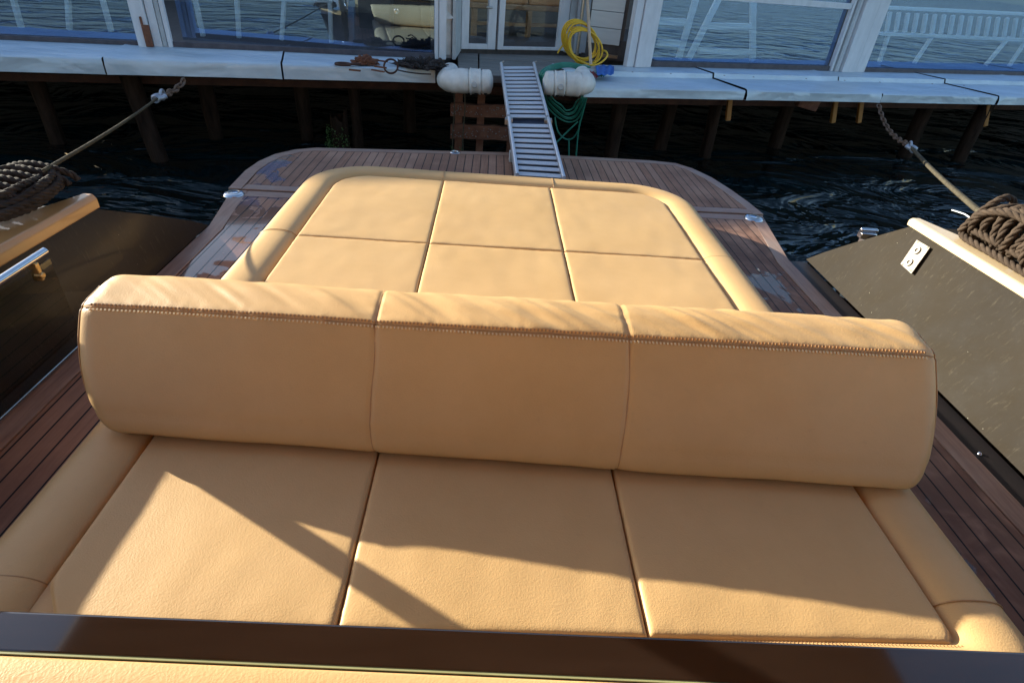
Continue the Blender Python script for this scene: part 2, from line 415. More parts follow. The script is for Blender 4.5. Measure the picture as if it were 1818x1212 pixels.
# ------------------------------------------------------------------ world, sun, camera
SUN = Vector((-3.1, 1.86, 1.0)).normalized()
w = D.worlds.new("World"); bpy.context.scene.world = w; w.use_nodes = True
nt = w.node_tree; bg = nt.nodes['Background']
sky = nt.nodes.new('ShaderNodeTexSky'); sky.sky_type = 'NISHITA'; sky.sun_disc = False
sky.sun_elevation = math.asin(SUN.z); sky.sun_rotation = math.atan2(SUN.x, SUN.y)
sky.air_density = 1.0; sky.dust_density = 1.0; sky.ozone_density = 2.0
nt.links.new(sky.outputs[0], bg.inputs[0]); bg.inputs[1].default_value = .108
sl = D.lights.new('sun', 'SUN'); sl.energy = 5.0; sl.angle = math.radians(.5); sl.color = (1.0, .95, .80)
so = D.objects.new('sun', sl); COL.objects.link(so); so.rotation_euler = SUN.to_track_quat('Z', 'Y').to_euler(); so.location = SUN * 30
cam = D.cameras.new('camera'); co = D.objects.new('camera', cam); COL.objects.link(co)
fw = R(909, 606).normalized(); rt = (R(1009, 606) - R(909, 606)).normalized(); up = rt.cross(fw)
co.matrix_world = Matrix(((rt.x, up.x, -fw.x, 0), (rt.y, up.y, -fw.y, 0), (rt.z, up.z, -fw.z, CH), (0, 0, 0, 1)))
cam.sensor_width = 36; cam.lens = F / 1818 * 36; cam.clip_start = .02; cam.clip_end = 2000
sc = bpy.context.scene; sc.camera = co
sc.view_settings.view_transform = 'Standard'; sc.view_settings.look = 'None'; sc.view_settings.gamma = 1; sc.view_settings.exposure = 1.42
sc.cycles.max_bounces = 10; sc.cycles.transparent_max_bounces = 12; sc.cycles.use_denoising = True

# ------------------------------------------------------------------ water
mb = MB(); S = 600
mb.add([(-S,-S,-.5),(S,-S,-.5),(S,S,-.5),(-S,S,-.5)], [(0,1,2,3)])
tag(mb.obj('water', M['water']), kind='structure')

# ------------------------------------------------------------------ yacht
ya = thing('motor_yacht', (.13, 1.5, -.5), 'dark brown motor yacht stern with teak side decks, swim platform and flared side wings', 'yacht')
def hullside(y): return 0
# hull body below deck
mb = MB()
mb.prism([(-1.62,-3.5),(-1.62,2.3),(-1.45,2.84),(-1.46,3.2),(-.2,3.3),(1.6,3.35),(1.70,2.87),(1.9,2.3),(1.98,-3.5)], -.75, -.03)
mb.obj('hull', M['hull'], ya)
# teak deck (one sheet under the sunpad area too)
jl = lambda x: 3.375 + .045*(x+1.5)   # joint between deck and swim platform
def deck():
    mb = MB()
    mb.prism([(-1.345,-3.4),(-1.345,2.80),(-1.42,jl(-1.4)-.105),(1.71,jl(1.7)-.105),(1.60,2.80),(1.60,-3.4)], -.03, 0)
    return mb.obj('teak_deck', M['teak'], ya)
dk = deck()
mb = MB()
mb.prism([(-1.432,-3.4),(-1.432,2.84),(-1.515,jl(-1.5)-.015),(-1.424,jl(-1.4)-.015),(-1.352,2.80),(-1.352,-3.4)], -.03, .001)
mb.obj('margin_plank', M['marginY'], ya, bevel=.002)
mb = MB()
mb.prism([(1.69,-3.4),(1.69,2.85),(1.80,jl(1.8)-.015),(1.718,jl(1.7)-.015),(1.607,2.80),(1.607,-3.4)], -.03, .001)
mb.obj('margin_plank', M['marginY'], ya, bevel=.002)
mb = MB()
mb.prism([(-1.416,jl(-1.4)-.1),(-1.420,jl(-1.4)-.015),(1.712,jl(1.7)-.015),(1.706,jl(1.7)-.1)], -.03, .001)
mb.obj('margin_plank', M['marginX'], ya, bevel=.002)
# swim platform
outl = [(-1.545,jl(-1.55)+.015),(-1.565,3.72),(-1.55,3.92),(-1.50,4.10),(-1.40,4.24),(-1.27,4.32),(.145,4.545),(1.30,4.60),(1.50,4.575),(1.61,4.46),(1.70,4.26),(1.76,4.0),(1.80,3.75),(1.82,jl(1.8)+.015)]
def inset(pl, d):
    out = []
    for i, p in enumerate(pl):
        a = Vector(pl[max(i-1,0)]); b = Vector(pl[min(i+1,len(pl)-1)]); t = (b-a).normalized(); n = Vector((t.y, -t.x))
        out.append((p[0]+n.x*d, p[1]+n.y*d))
    return out
ins = inset(outl, .075)
plat = D.objects.new('swim_platform', None)
mb = MB()
ii = inset(outl, .081)
ii[0] = (ii[0][0], jl(-1.5)+.105); ii[-1] = (ii[-1][0], jl(1.75)+.105)
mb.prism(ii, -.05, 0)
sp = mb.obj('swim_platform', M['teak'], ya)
mb = MB()
mb.prism(outl + list(reversed(ins)), -.05, .0015)
mb.obj('margin_plank', M['marginX'], ya, bevel=.002)
mb = MB(); x0, x1 = ins[0][0]+.003, ins[-1][0]-.003
mb.prism([(x0,jl(x0)+.015),(x0,jl(x0)+.098),(x1,jl(x1)+.098),(x1,jl(x1)+.015)], -.05, .001)
mb.obj('margin_plank', M['marginX'], ya, bevel=.002)
mb = MB(); mb.prism([(x*1.0 if abs(x)<1.3 else x-.02*(1 if x>0 else -1), y-.02) for x, y in outl], -.22, -.052)
mb.obj('platform_edge', M['hull'], ya, bevel=.01)
# deck fittings
for (px, py) in ((415, 345), (1338, 388)):
    c = pz(px, py, 0); mb = MB()
    mb.lathe([(0,.012),(.045,.0125),(.054,.008),(.060,.001),(.0605,-.001)], (c.x, c.y, 0), 28)
    f = mb.obj('deck_disc', M['chrome'], ya, smooth=40)
    mb = MB(); mb.lathe([(.030,.0135),(.033,.0155),(.036,.0135)], (c.x, c.y, 0), 24); mb.obj('disc_ring', M['steel'], f, smooth=60)
c = pz(808, 271, 0); mb = MB()
mb.lathe([(.022,.002),(.024,.006),(.034,.007),(.040,.002)], (c.x, c.y, 0), 24); f = mb.obj('socket_ring', M['chrome'], ya, smooth=40)
mb = MB(); mb.lathe([(0,.0025),(.022,.0025)], (c.x, c.y, 0), 20); mb.obj('socket_hole', M['recess'], f)

# side wings (bulwarks). inner face flares from deck to caprail
def wing(side):
    if side > 0:
        xb, xt, zt, ytip, ybase = 1.80, 1.95, .39, 2.43, 2.87; X2 = lambda y: xt + .035*(ytip-y); th = .30; m = M['olive']; cm = M['cap']; capth = .035
    else:
        xb, xt, zt, ytip, ybase = -1.437, -1.515, .345, 2.16, 2.84; X2 = lambda y: xt - .03*(ytip-y); th = -.26; m = M['darkpanel']; cm = M['capgold']; capth = .055
    s = 1 if side > 0 else -1
    mb = MB()
    yf = -3.4
    # inner face with subdivisions, thick slab
    ys = [ybase, ytip] + [ytip - (ytip-yf)*k/8 for k in range(1, 9)]
    def ring(y, top):
        xt_ = X2(y)
        return [(xb, y, 0), (xt_, y, zt), (xt_ + th, y, zt), (xb + th*.75, y, -.12)]
    rows = [[(xb, ybase, 0), (xb, ybase, 0.001), (xb+th*.5, ybase-.05, 0.001), (xb+th*.5, ybase-.05, -.12)]]
    # aft slanting edge
    for k in range(1, 7):
        t = k/6; y = ybase + (ytip-ybase)*t
        z = zt * (t**.92); x = xb + (xt-xb)*z/zt
        rows.append([(xb, y, 0), (x, y, z), (x + th*(.35+.65*t), y, z), (xb + th*.75, y, -.12)])
    for y in ys[2:]: rows.append(ring(y, 1))
    mb.grid(rows); mb.add([rows[-1][0], rows[-1][1], rows[-1][2], rows[-1][3]], [(0,1,2,3)])
    o = mb.obj('side_wing', m, ya)
    # caprail
    mb = MB(); rr = []
    yy = [ytip+.015 - (ytip-yf)*k/16 for k in range(17)]
    for i, y in enumerate(yy):
        xi = X2(min(y, ytip)) - s*.012; xo = xi + s*(abs(th)+.03)
        if i == 0: xo = xi + s*.06
        elif i == 1: xo = xi + s*.17
        sec = [(xi, zt), (xi, zt+capth*.7), (xi+s*.012, zt+capth), (xo-s*.012, zt+capth), (xo, zt+capth*.7), (xo, zt)]
        rr.append([(a, y, z) for a, z in sec])
    mb.grid(rr, closeu=True); mb.add(rr[0], [(0,1,2,3,4,5)]); mb.add(rr[-1], [(5,4,3,2,1,0)])
    cap = mb.obj('caprail', cm, ya, bevel=.005)
    return o, (xb, xt, zt)
wr, _ = wing(1)
wl, _ = wing(-1)
# dark recess strip on the right between deck and wing
mb = MB(); mb.box((1.695,-3.4,-.06),(1.80,2.86,-.012)); mb.obj('waterway', M['recess'], ya)
mb = MB(); c = pz(1743, 801, 0); mb.lathe([(0,.006),(.006,.005),(.008,0)], (c.x, c.y, -.011), 14); mb.obj('drain_light', M['chrome'], ya, smooth=60)
# hinge plate on the right wing
p0 = Vector((1.80, 2, 0)); n = Vector((.39, 0, -.15)).normalized(); nin = -n
cs = [pP(x, y, p0, n) for x, y in ((1630,427),(1653,440.5),(1620,487),(1601,469.5))]
mb = MB(); vs = [c + nin*.002 for c in cs] + [c + nin*.008 for c in cs]
mb.add(vs, [(0,1,2,3),(7,6,5,4),(0,4,5,1),(1,5,6,2),(2,6,7,3),(3,7,4,0)])
hp = mb.obj('hinge_plate', M['steel'], wr, bevel=.0015)
q = nin.to_track_quat('Z', 'Y').to_matrix()
def onplate(name, c, prof, m):
    mb = MB(); mb.lathe(prof, (0,0,0), 20); mb.v = [tuple(q @ Vector(v) + c) for v in mb.v]; return mb.obj(name, m, hp, smooth=45)
# nested one level only, so the bolts are parts of the plate mesh itself
D.objects.remove(hp)
mb = MB(); mb.add(vs, [(0,1,2,3),(7,6,5,4),(0,4,5,1),(1,5,6,2),(2,6,7,3),(3,7,4,0)])
for (x, y, r) in ((1631,446,.017),(1617,467,.017),(1631,431,.005),(1649,441,.005),(1620,481,.005),(1605,470,.005)):
    c = pP(x, y, p0, n) + nin*.008; t = MB()
    t.lathe([(0,.001),(r*.35,.001),(r*.45,.006),(r,.006),(r*1.05,0)] if r > .01 else [(0,.003),(r*.8,.002),(r,0)], (0,0,0), 18)
    mb.add([q @ Vector(v) + c for v in t.v], t.f)
hp = mb.obj('hinge_plate', M['dullsteel'], wr, smooth=40)
# small stern fitting outboard of the right wing
c = pX(1541, 413, 1.96); mb = MB()
mb.box((c.x-.04, c.y-.02, c.z-.03), (c.x+.04, c.y+.02, c.z+.002)); mb.lathe([(0,-.045),(.012,-.045),(.012,.045),(0,.045)], (c.x, c.y, c.z+.012), 16, 'x')
mb.box((c.x-.02, c.y-.02, -.2), (c.x+.02, c.y+.02, c.z-.03)); mb.box((c.x-.2, c.y-.03, -.2), (c.x+.02, c.y+.02, -.16))
mb.obj('stern_roller', M['chrome'], ya, smooth=30, bevel=.004)
# smoked glass gate on the left with chrome rail
mb = MB(); mb.box((-1.426, -2.2, .012), (-1.421, 1.742, .345)); gate = mb.obj('gate_glass', M['smoked'], ya, bevel=.002)
mb = MB(); mb.tube([(-1.424, 1.735, .372), (-1.424, 1.0, .372), (-1.424, -2.2, .372)], .013, 14)
mb.obj('gate_rail', M['chrome'], gate, smooth=60)
mb = MB(); mb.obox((-1.424, 1.67, .362), (-1.424, 1.67, .30), .028, .016, (0,1,0)); mb.tube([(-1.405,1.67,.318),(-1.43,1.67,.318)], .011, 12)
mb.obj('gate_clip', M['brass'], gate, smooth=30, bevel=.003)
mb = MB(); mb.tube([(-1.424,1.744,.012),(-1.424,-2.2,.012)], .004, 8); mb.obj('gate_edge', M['chrome'], gate)
# support pole for hardtop, hardtop, cabin forward (out of view: top enlarged to block sky, tan added for warm bounce)
mb = MB(); mb.tube([(-1.44,1.46,.30),(-1.44,1.46,2.1)], .028, 16); mb.obj('support_pole', M['chrome'], ya, smooth=60)
mb = MB(); mb.prism([(-1.6,-3.4),(-1.6,1.5),(-1.35,1.72),(1.6,1.72),(1.85,1.5),(1.85,-3.4)], 2.1, 2.2); mb.obj('unseen_hardtop', M['unseen_hardtop'], ya, bevel=.02)
for xx_ in (-1.62, 1.86):
    mb = MB(); mb.box((xx_, -3.3, .40), (xx_+.04, -1.3, 2.10)); mb.obj('sky_block_side', M['gelcoat'], ya, bevel=.01)  # unseen wall added to cut sky light on the seat
mb = MB(); mb.prism([(-1.3,-3.4),(-1.3,-1.5),(-1.1,-1.35),(1.35,-1.35),(1.55,-1.5),(1.55,-3.4)], .0, 2.09); cb = mb.obj('cabin', M['bouncewall'], ya, bevel=.03)

# ------------------------------------------------------------------ sunpad
pad = thing('sunpad', (.09, 2.0, 0), 'large tan leather sunpad of stitched square panels with rolled edge on the teak deck', 'sunpad')
XS = [-.845, -.251, .373, 1.032]; YR = [.615, 1.52, 2.425, 3.30]
def rrect(x0, x1, y0, y1, rf, ra, n=12):
    """rounded rectangle, rf front radius, ra aft radius"""
    pts = []
    def arc(cx, cy, r, a0, a1):
        for k in range(n+1):
            a = math.radians(a0+(a1-a0)*k/n); pts.append((cx+r*math.cos(a), cy+r*math.sin(a)))
    def lin(a, b, m):
        for k in range(1, m): pts.append((a[0]+(b[0]-a[0])*k/m, a[1]+(b[1]-a[1])*k/m))
    arc(x1-ra, y1-ra, ra, 0, 90); lin((x1-ra,y1),(x0+ra,y1), 30)
    arc(x0+ra, y1-ra, ra, 90, 180); lin((x0,y1-ra),(x0,y0+rf), 40)
    arc(x0+rf, y0+rf, rf, 180, 270); lin((x0+rf,y0),(x1-rf,y0), 30)
    arc(x1-rf, y0+rf, rf, 270, 360); lin((x1,y0+rf),(x1,y1-ra), 40)
    return pts
mb = MB(); mb.prism(rrect(-.96, 1.15, .50, 3.42, .1, .24), 0.001, .09); mb.obj('plinth', M['underside'], pad)
mb = MB(); mb.prism(rrect(-.85, 1.04, .60, 3.31, .05, .2), .09, .150); mb.obj('pad_base', M['leather'], pad)
# rolled bolster
cl = rrect(-.935, 1.122, .545, 3.405, .10, .27)
sec = []
for k in range(25):
    a = math.pi * (1.22 - 1.44*k/24)
    ca, sa = math.cos(a), math.sin(a)
    x = .094*math.copysign(abs(ca)**.8, ca); z = .102 + (.074*max(sa,0)**.75 if sa > 0 else .09*sa)
    sec.append((x, z))
def sweep(cl, sec, mb, k0=0):
    n = len(cl); rows = []
    for i in range(n):
        a = Vector(cl[i-1]); b = Vector(cl[(i+1)%n]); t = (b-a).normalized(); nn = Vector((t.y, -t.x))
        nz = noise.noise(Vector((cl[i][0]*2.3, cl[i][1]*2.3, 4)))*.004
        rows.append([(cl[i][0]+nn.x*(x*(1+nz)), cl[i][1]+nn.y*x, z+nz*(z-.02)*6) for x, z in sec])
    mb.grid(rows, closev=True)
mb = MB(); sweep(cl, sec, mb); mb.obj('bolster', M['leather'], pad, smooth=50)
# seams wrapping the bolster
def bseam(i):
    n = len(cl); a = Vector(cl[i-1]); b = Vector(cl[(i+1)%n]); t = (b-a).normalized(); nn = Vector((t.y, -t.x))
    return [(cl[i][0]+nn.x*x*1.008, cl[i][1]+nn.y*x*1.008, z+.0012) for x, z in sec]
mb = MB()
def near(x, y): return min(range(len(cl)), key=lambda i: (cl[i][0]-x)**2+(cl[i][1]-y)**2)
for p in ((-.251,3.405),(.373,3.405),(-.935,.70),(1.122,.70),(1.122,2.47),(-.935,2.46)):
    mb = MB(); mb.tube(bseam(near(*p)), .0016, 6); mb.obj('bolster_seam', M['piping'], pad, smooth=60)
def panel(x0, x1, y0, y1, xr=None, nx=44, ny=44, seed=0, top=.168):
    """puffed panel; xr(y)->(xa,xb) gives rounded outline"""
    def dist(n):  # dense near the edges
        return [.5 - .5*math.cos(math.pi*(k/n))*(1) for k in range(n+1)]
    us = dist(nx); vs_ = dist(ny); rows = []
    for v in vs_:
        y = y0 + (y1-y0)*v; xa, xb = (x0, x1) if xr is None else xr(y); row = []
        for u in us:
            x = xa + (xb-xa)*u
            d = min(x-xa, xb-x, y-y0, y1-y)
            if xr is not None:
                for yy in (y+.005, y-.005):
                    if y0 < yy < y1:
                        xa2, xb2 = xr(yy); d = min(d, max(0, x-xa2)+.0 if xa2 > xa else d, max(0, xb2-x) if xb2 < xb else d)
            z = top - .012*math.exp(-d/.0030) - .0022*math.exp(-d/.035)
            z += .0022*noise.noise(Vector((x*38, y*38, seed)))*math.exp(-d/.022)
            z += .003*noise.noise(Vector((x*3.1, y*3.1, seed))) + .0012*noise.noise(Vector((x*14, y*9, seed+3)))
            row.append((x, y, z))
        rows.append(row)
    mb = MB(); mb.grid(rows)
    # skirt
    b = [rows[0][j] for j in range(nx+1)] + [rows[i][nx] for i in range(1, ny+1)] + [rows[ny][j] for j in range(nx-1, -1, -1)] + [rows[i][0] for i in range(ny-1, 0, -1)]
    mb.grid([b, [(p[0], p[1], .1) for p in b]], closeu=True)
    return mb
g = .0009
for r in range(3):
    for c in range(3):
        x0, x1 = XS[c]+g, XS[c+1]-g; y0, y1 = YR[r]+g, YR[r+1]-g; xr = None
        if r == 2 and c in (0, 2):
            ra = .2 if c == 0 else .16
            def xr(y, x0=x0, x1=x1, y1=y1, c=c, ra=ra):
                k = 0 if y < y1-ra else ra - math.sqrt(max(ra*ra-(y-(y1-ra))**2, 0))
                return (x0+k, x1) if c == 0 else (x0, x1-k)
        if r == 0 and c in (0, 2):
            def xr(y, x0=x0, x1=x1, y0=y0, c=c):
                k = max(0, (y0+(.085 if c == 0 else .02)-y))*.75
                return (x0+k, x1) if c == 0 else (x0, x1-k)
        panel(x0, x1, y0, y1, xr, seed=r*3+c).obj('cushion_panel', M['leather'], pad, smooth=70)
# saw-tooth stitching along the front edge of the pad
mb = MB()
for k in range(230):
    x = -.80 + k*.008
    mb.obox((x, .612, .1655), (x+.0045, .6065, .161), .0018, .0018)
mb.obj('edge_stitching', M['piping'], pad)

# ------------------------------------------------------------------ backrest cushion across the pad
bk = thing('backrest_bolster', (.12, 1.25, .17), 'long tan leather backrest bolster with two vertical seams lying across the middle of the sunpad', 'cushion')
prof = [(1.16,.174),(1.088,.176),(1.056,.196),(1.078,.252),(1.131,.327),(1.189,.409),(1.228,.465),(1.241,.478),(1.256,.485),
        (1.290,.491),(1.345,.497),(1.402,.489),(1.436,.44),(1.448,.36),(1.44,.27),(1.40,.195),(1.30,.174)]
pp = cr([(0, y, z) for y, z in prof], 7, closed=True)
seam_i = min(range(len(pp)), key=lambda i: (pp[i].y-1.241)**2+(pp[i].z-.478)**2)
cyz = Vector((0, 1.27, .32))
XL, XR_ = -1.005, 1.238
stations = []
def st():
    xs = []
    for k in range(15): a = k/14*math.pi/2; xs.append(1-math.cos(a))
    out = [('e', t) for t in xs]
    return out
RE = .052
xs = [XL + RE*(1-math.cos(k/14*math.pi/2)) for k in range(15)]
nmid = 330
xs += [XL+RE + (XR_-XL-2*RE)*k/nmid for k in range(1, nmid)]
xs += [XR_ - RE*(1-math.cos((14-k)/14*math.pi/2)) for k in range(15)]
SEAMX = (-.272, .394)
def bpoint(i, x, extra=0):
    p = pp[i % len(pp)]; s = i / len(pp)
    y, z = p.y, p.z
    a = pp[(i-1) % len(pp)]; b = pp[(i+1) % len(pp)]; t = (b-a).normalized(); nrm = Vector((0, -t.z, t.y))
    if nrm.dot(p-cyz) < 0: nrm = -nrm
    dl = min(x-XL, XR_-x); ins_ = 0
    if dl < RE: ins_ = RE - math.sqrt(max(RE*RE-(RE-dl)**2, 0))
    wgt = .34 + .66*max(0, min(1, (.40-z)/.2))
    off = -ins_*wgt
    # top wrinkles
    topw = math.exp(-((y-1.33)/.07)**2) * (1 if z > .42 else 0)
    wr_ = noise.noise(Vector((x*17 + (y-1.3)*22, y*3, 1.3))) + .5*noise.noise(Vector((x*34+(y-1.3)*40, y*6, 7)))
    off += topw*.0105*wr_*(.45+.55*abs(noise.noise(Vector((x*2.2, 0, 9)))*2))
    # general unevenness
    off += .004*noise.noise(Vector((x*3, y*5, z*5))) + .0012*noise.noise(Vector((x*11, y*13, z*13)))
    for sx in SEAMX:
        d = abs(x - sx - .004*math.sin(z*20))
        topk = 1.25 if z > .44 else .8
        off -= .0045*topk*math.exp(-(d/.0045)**2) + .0010*topk*math.exp(-(d/.025)**2)
    # main welt
    ds = (p - pp[seam_i]).length
    off -= .0030*math.exp(-(ds/.009)**2)
    # lower crease line
    dz = (z-.245)/.01
    if y < 1.2: off -= .0018*math.exp(-dz*dz)
    for sx in SEAMX:
        off += .0022*noise.noise(Vector((x*9, y*45, z*45)))*math.exp(-abs(x-sx)/.035)
    off += .0016*noise.noise(Vector((x*55, 3, 8)))*math.exp(-ds/.02)
    # left end leaned back and lowered to shape its cast shadow
    lean = max(0, min(1, (.1-x)/1.0)); hf = max(0, z-.2)/.3
    q = Vector((x, y, z)) + nrm*(off+extra)
    q.z -= .040*lean*hf*hf + .004*hf
    q.y += .066*max(0, min(1, (.05-x)/.9))*hf + (.100 - .080*min(1, max(0, (z-.18)/.28)))*(.5-(x+1)/2.24)
    tz = max(0, (.37-z)/.19); q.x += .052*tz*tz*(-1 if x > .12 else 1)*min(1, abs(x-.12)) - .048*(max(0, min(1, (-.35-x)/.6))*hf)
    return q
mb = MB(); rows = [[bpoint(i, x) for i in range(len(pp))] for x in xs]
mb.grid(rows, closeu=True)
for r_, rev in ((rows[0], 0), (rows[-1], 1)):
    c = Vector((r_[0][0]+(-.008 if not rev else .008), 1.27, .32)); prev = r_; 
    for k, f in enumerate((.85, .6, .3)):
        ring = [Vector(p).lerp(c, 1-f) + Vector(((-1 if not rev else 1)*.008*(1-f), 0, 0)) for p in r_]
        mb.grid([prev, ring], closeu=True); prev = ring
    mb.add(prev, [tuple(range(len(prev)))])
mb.obj('cushion_cover', M['leather'], bk, smooth=75)
# welt piping + stitching
mb = MB()
xx = [XL+.012 + (XR_-XL-.024)*k/260 for k in range(261)]
mb.tube([bpoint(seam_i, x, .0010) for x in xx], .0019, 8)
mb.obj('welt_piping', M['seam_shade'], bk, smooth=60)
for rr in (rows[1], rows[-2]):   # end piping up the face
    mb = MB(); mb.tube([Vector(rr[i]) + Vector((-.002 if rr is rows[1] else .002, -.001, .001)) for i in range(seam_i-30, seam_i+22)], .0019, 6); mb.obj('end_piping', M['piping'], bk, smooth=60)
for di in (-1, 1):
    mb = MB()
    for k in range(470):
        x = XL+.03 + k*.0098
        if x > XR_-.03: break
        d0 = 3 if di < 0 else 2
        a = bpoint(seam_i+di*d0, x, .0022); b = bpoint(seam_i+di*(d0+2), x+.0006, .0022)
        b = a + (b-a).normalized()*.0062
        mb.obox(a, b, .0040, .0026)
    mb.obj('stitching', M['stitch'] if di < 0 else M['seam_shade'], bk)  # dash shading put into colour: dark on the lit row, bright on the shaded
for sx in SEAMX:
    mb = MB(); mb.tube([bpoint(i, sx+.004*math.sin(pp[i % len(pp)].z*20), .0005) for i in range(8, 75)], .0016, 6); mb.obj('vertical_seam', M['piping'], bk, smooth=60)

# ------------------------------------------------------------------ forward settee (bottom of the picture)
se = thing('forward_settee', (.1, .2, 0), 'tan leather seat back with glossy dark top board running along the near edge', 'seat')
mb = MB(); mb.box((-1.25,.12,.001),(1.5,.40,.455)); mb.obj('seat_box', M['hull'], se, bevel=.01)
sl_ = -.0195
mb = MB(); mb.prism([(-1.3,.4120),(-1.3,.4625),(1.5,.4075),(1.5,.3405)], .478, .50)
mb.obj('top_board', M['varnish'], se, bevel=.004, bseg=3)
mb = MB(); mb.prism([(-1.3,.4095),(-1.3,.4117),(1.5,.3402),(1.5,.3380)], .482, .5015); mb.obj('board_trim', M['greenedge'], se)
rows = []
for k in range(141):
    x = -1.3+2.8*k/140; y1 = .4093 - (x+1.3)*.02555; row = []
    for (dy, z) in ((0,.455),(0,.497),(-.002,.500),(-.006,.502),(-.03,.503),(-.06,.504),(-.10,.503),(-.14,.500),(-.19,.494),(-.22,.48),(-.235,.45),(-.24,.2)):
        row.append((x, y1+dy, z + (.002*noise.noise(Vector((x*5, dy*8, 0))) if dy < -.02 else 0)))
    rows.append(row)
mb = MB(); mb.grid(rows); mb.obj('leather_pad', M['leather'], se, smooth=60)

# ------------------------------------------------------------------ rope coils and mooring lines
def coil(name, label, m, base, Rr, loops, line_out, extra=()):
    mb = MB()
    for pts in loops:
        P = cr([base + Vector(p) for p in pts], 10)
        rope(mb, P, Rr)
    o = mb.obj(name, m, None, smooth=60)
    return tag(o, label, 'rope', 'coiled ropes on the side wings')
# right: knot of thick loops on the cap
zc = .428
B = Vector((2.06, 2.10, zc)); rr_ = .0145
loops = []
rnd = random.Random(3)
# long bight running along the inner edge of the caprail and back: two rows
loops.append([(-.03,.14,.02),(-.055,.08,.018),(-.05,-.05,.018),(-.045,-.25,.018),(-.04,-.5,.018),(-.03,-.8,.018)])
loops.append([(.02,.17,.018),(-.01,.15,.04),(-.03,.05,.05),(-.02,-.1,.05),(-.01,-.3,.05),(0,-.6,.05),(0,-.8,.05)])
# round wraps of the knot
for k in range(10):
    y = .11 - k*.040; a = .085 + .012*math.sin(k*1.7); hh = .085 + .02*math.sin(k*2.3+1)
    tw = .03
    pts = []
    for j in range(13):
        th = 2*math.pi*j/12
        pts.append((.055 + a*math.cos(th), y + tw*(j/12) + .016*math.sin(th*2+k), .085 + hh*math.sin(th)))
    loops.append(pts)
for k in range(7):
    x = -.02 + k*.028
    loops.append([(x-.03,.13,.03),(x-.02,.09,.12),(x,-.02,.165+.01*k),(x+.01,-.14,.155),(x,-.25,.10),(x+.02,-.33,.03)])
coil('rope_coil', 'thick brown laid rope knotted round the right side wing beside the hinge plate', M['rope_brown'], B, rr_, loops, None)
# left coil
B = Vector((-1.70, 2.03, .425)); loops = []
for k in range(9):
    s_ = 1 - .07*(k % 5); z = .012 + .012*(k//2); ox = .012*math.sin(k*2.1); oy = .02*math.cos(k*1.3)
    pts = []
    for j in range(17):
        th = 2*math.pi*j/16
        pts.append((ox + .13*s_*math.cos(th), oy-.03+ .22*s_*math.sin(th) , z + .010*math.sin(th*3+k)))
    loops.append(pts)
for k in range(6):
    y = .17 - k*.055
    loops.append([(-.16,y+.02,.015),(-.11,y+.01,.05),(-.02,y,.07),(.07,y-.01,.06),(.12,y,.035),(.135,y,.01)])
loops.append([(.02,.17,.03),(.09,.13,.04),(.13,.05,.035),(.13,-.1,.03),(.10,-.3,.025),(.04,-.55,.02)])
coil('rope_coil', 'dark brown rope coiled on the left side wing with sunlit upper strands', M['rope_dark'], B, .0125, loops, None)

def chain(mb, a, b, n, size):
    a = Vector(a); b = Vector(b); d = (b-a); sag = d.length*.05
    for k in range(n):
        t0, t1 = (k-.12)/n, (k+1.12)/n
        p = a.lerp(b, t0) - Vector((0,0,sag*4*max(t0,0)*(1-t0))); q_ = a.lerp(b, t1) - Vector((0,0,sag*4*t1*max(1-t1,0)))
        dd = (q_-p).normalized(); side = dd.cross(Vector((0,0,1))).normalized()
        if k % 2: side = side.cross(dd).normalized()
        c = (p+q_)/2; Lh = (q_-p).length/2; pts = []
        for j in range(14):
            th = 2*math.pi*j/14
            pts.append(c + dd*(Lh*math.cos(th)) + side*(size*math.sin(th)))
        mb.tube(pts, size*.36, 7, closed=True)
def mooring(label, knot, shackle, dockp, r, m):
    t = thing('mooring_line', knot, label, 'mooring line', 'mooring lines to the pier')
    k, s_, d = Vector(knot), Vector(shackle), Vector(dockp)
    P = [k.lerp(s_, i/14) - Vector((0,0,.012*math.sin(math.pi*i/14))) for i in range(15)]
    mb = MB(); rope(mb, P, r); mb.obj('rope', m, t, smooth=60)
    # spliced eye + thimble + shackle
    dd = (d-s_).normalized(); side = dd.cross(Vector((0,0,1))).normalized(); upv = side.cross(dd).normalized()
    mb = MB()
    pts = [s_ + dd*(.045*math.cos(th)) + side*(.032*math.sin(th)) for th in [2*math.pi*j/18 for j in range(18)]]
    mb.tube(pts, .015, 8, closed=True)
    pts = [s_ + dd*(.06+.035*math.cos(th)) + upv*(.03*math.sin(th)) for th in [2*math.pi*j/16 for j in range(16)]]
    mb.tube(pts, .009, 8, closed=True)
    mb.tube([s_ + side*.05, s_ - side*.05], .008, 8)
    for j in range(3): mb.tube([s_ - dd*(.05+.014*j) + side*(.021*math.cos(a)) + upv*(.021*math.sin(a)) for a in [2*math.pi*i/12 for i in range(12)]], .005, 6, closed=True)
    mb.obj('shackle', M['galv'], t, smooth=60)
    mb = MB(); n_ = max(5, int((d-s_).length/.085)); chain(mb, s_+dd*.08, d, n_, .020); mb.obj('chain', M['chainrust'], t, smooth=60)
    return t
mooring('olive mooring rope from the right knotted coil to a chain under the pier', pz(1742,378,.50), pY(1618,262,4.9), pz(1560,186,.27), .0135, M['rope_line'])
mooring('thin mooring rope running from the left rope coil up to a chain under the pier', pz(78,303,.50), pY(283,172,4.25), pz(327,142,.31), .0075, M['rope_line'])
# thin white cord beside the right coil
a, b_, c = pz(1690,373,.44), pz(1712,380,.46), pz(1725,388,.46)
mb = MB(); mb.tube(cr([a,b_,c,c+Vector((.05,-.02,-.01))], 6), .003, 6); tag(mb.obj('cord', M['furn_white'], None, smooth=60), 'thin white cord end sticking out of the right rope knot', 'cord')

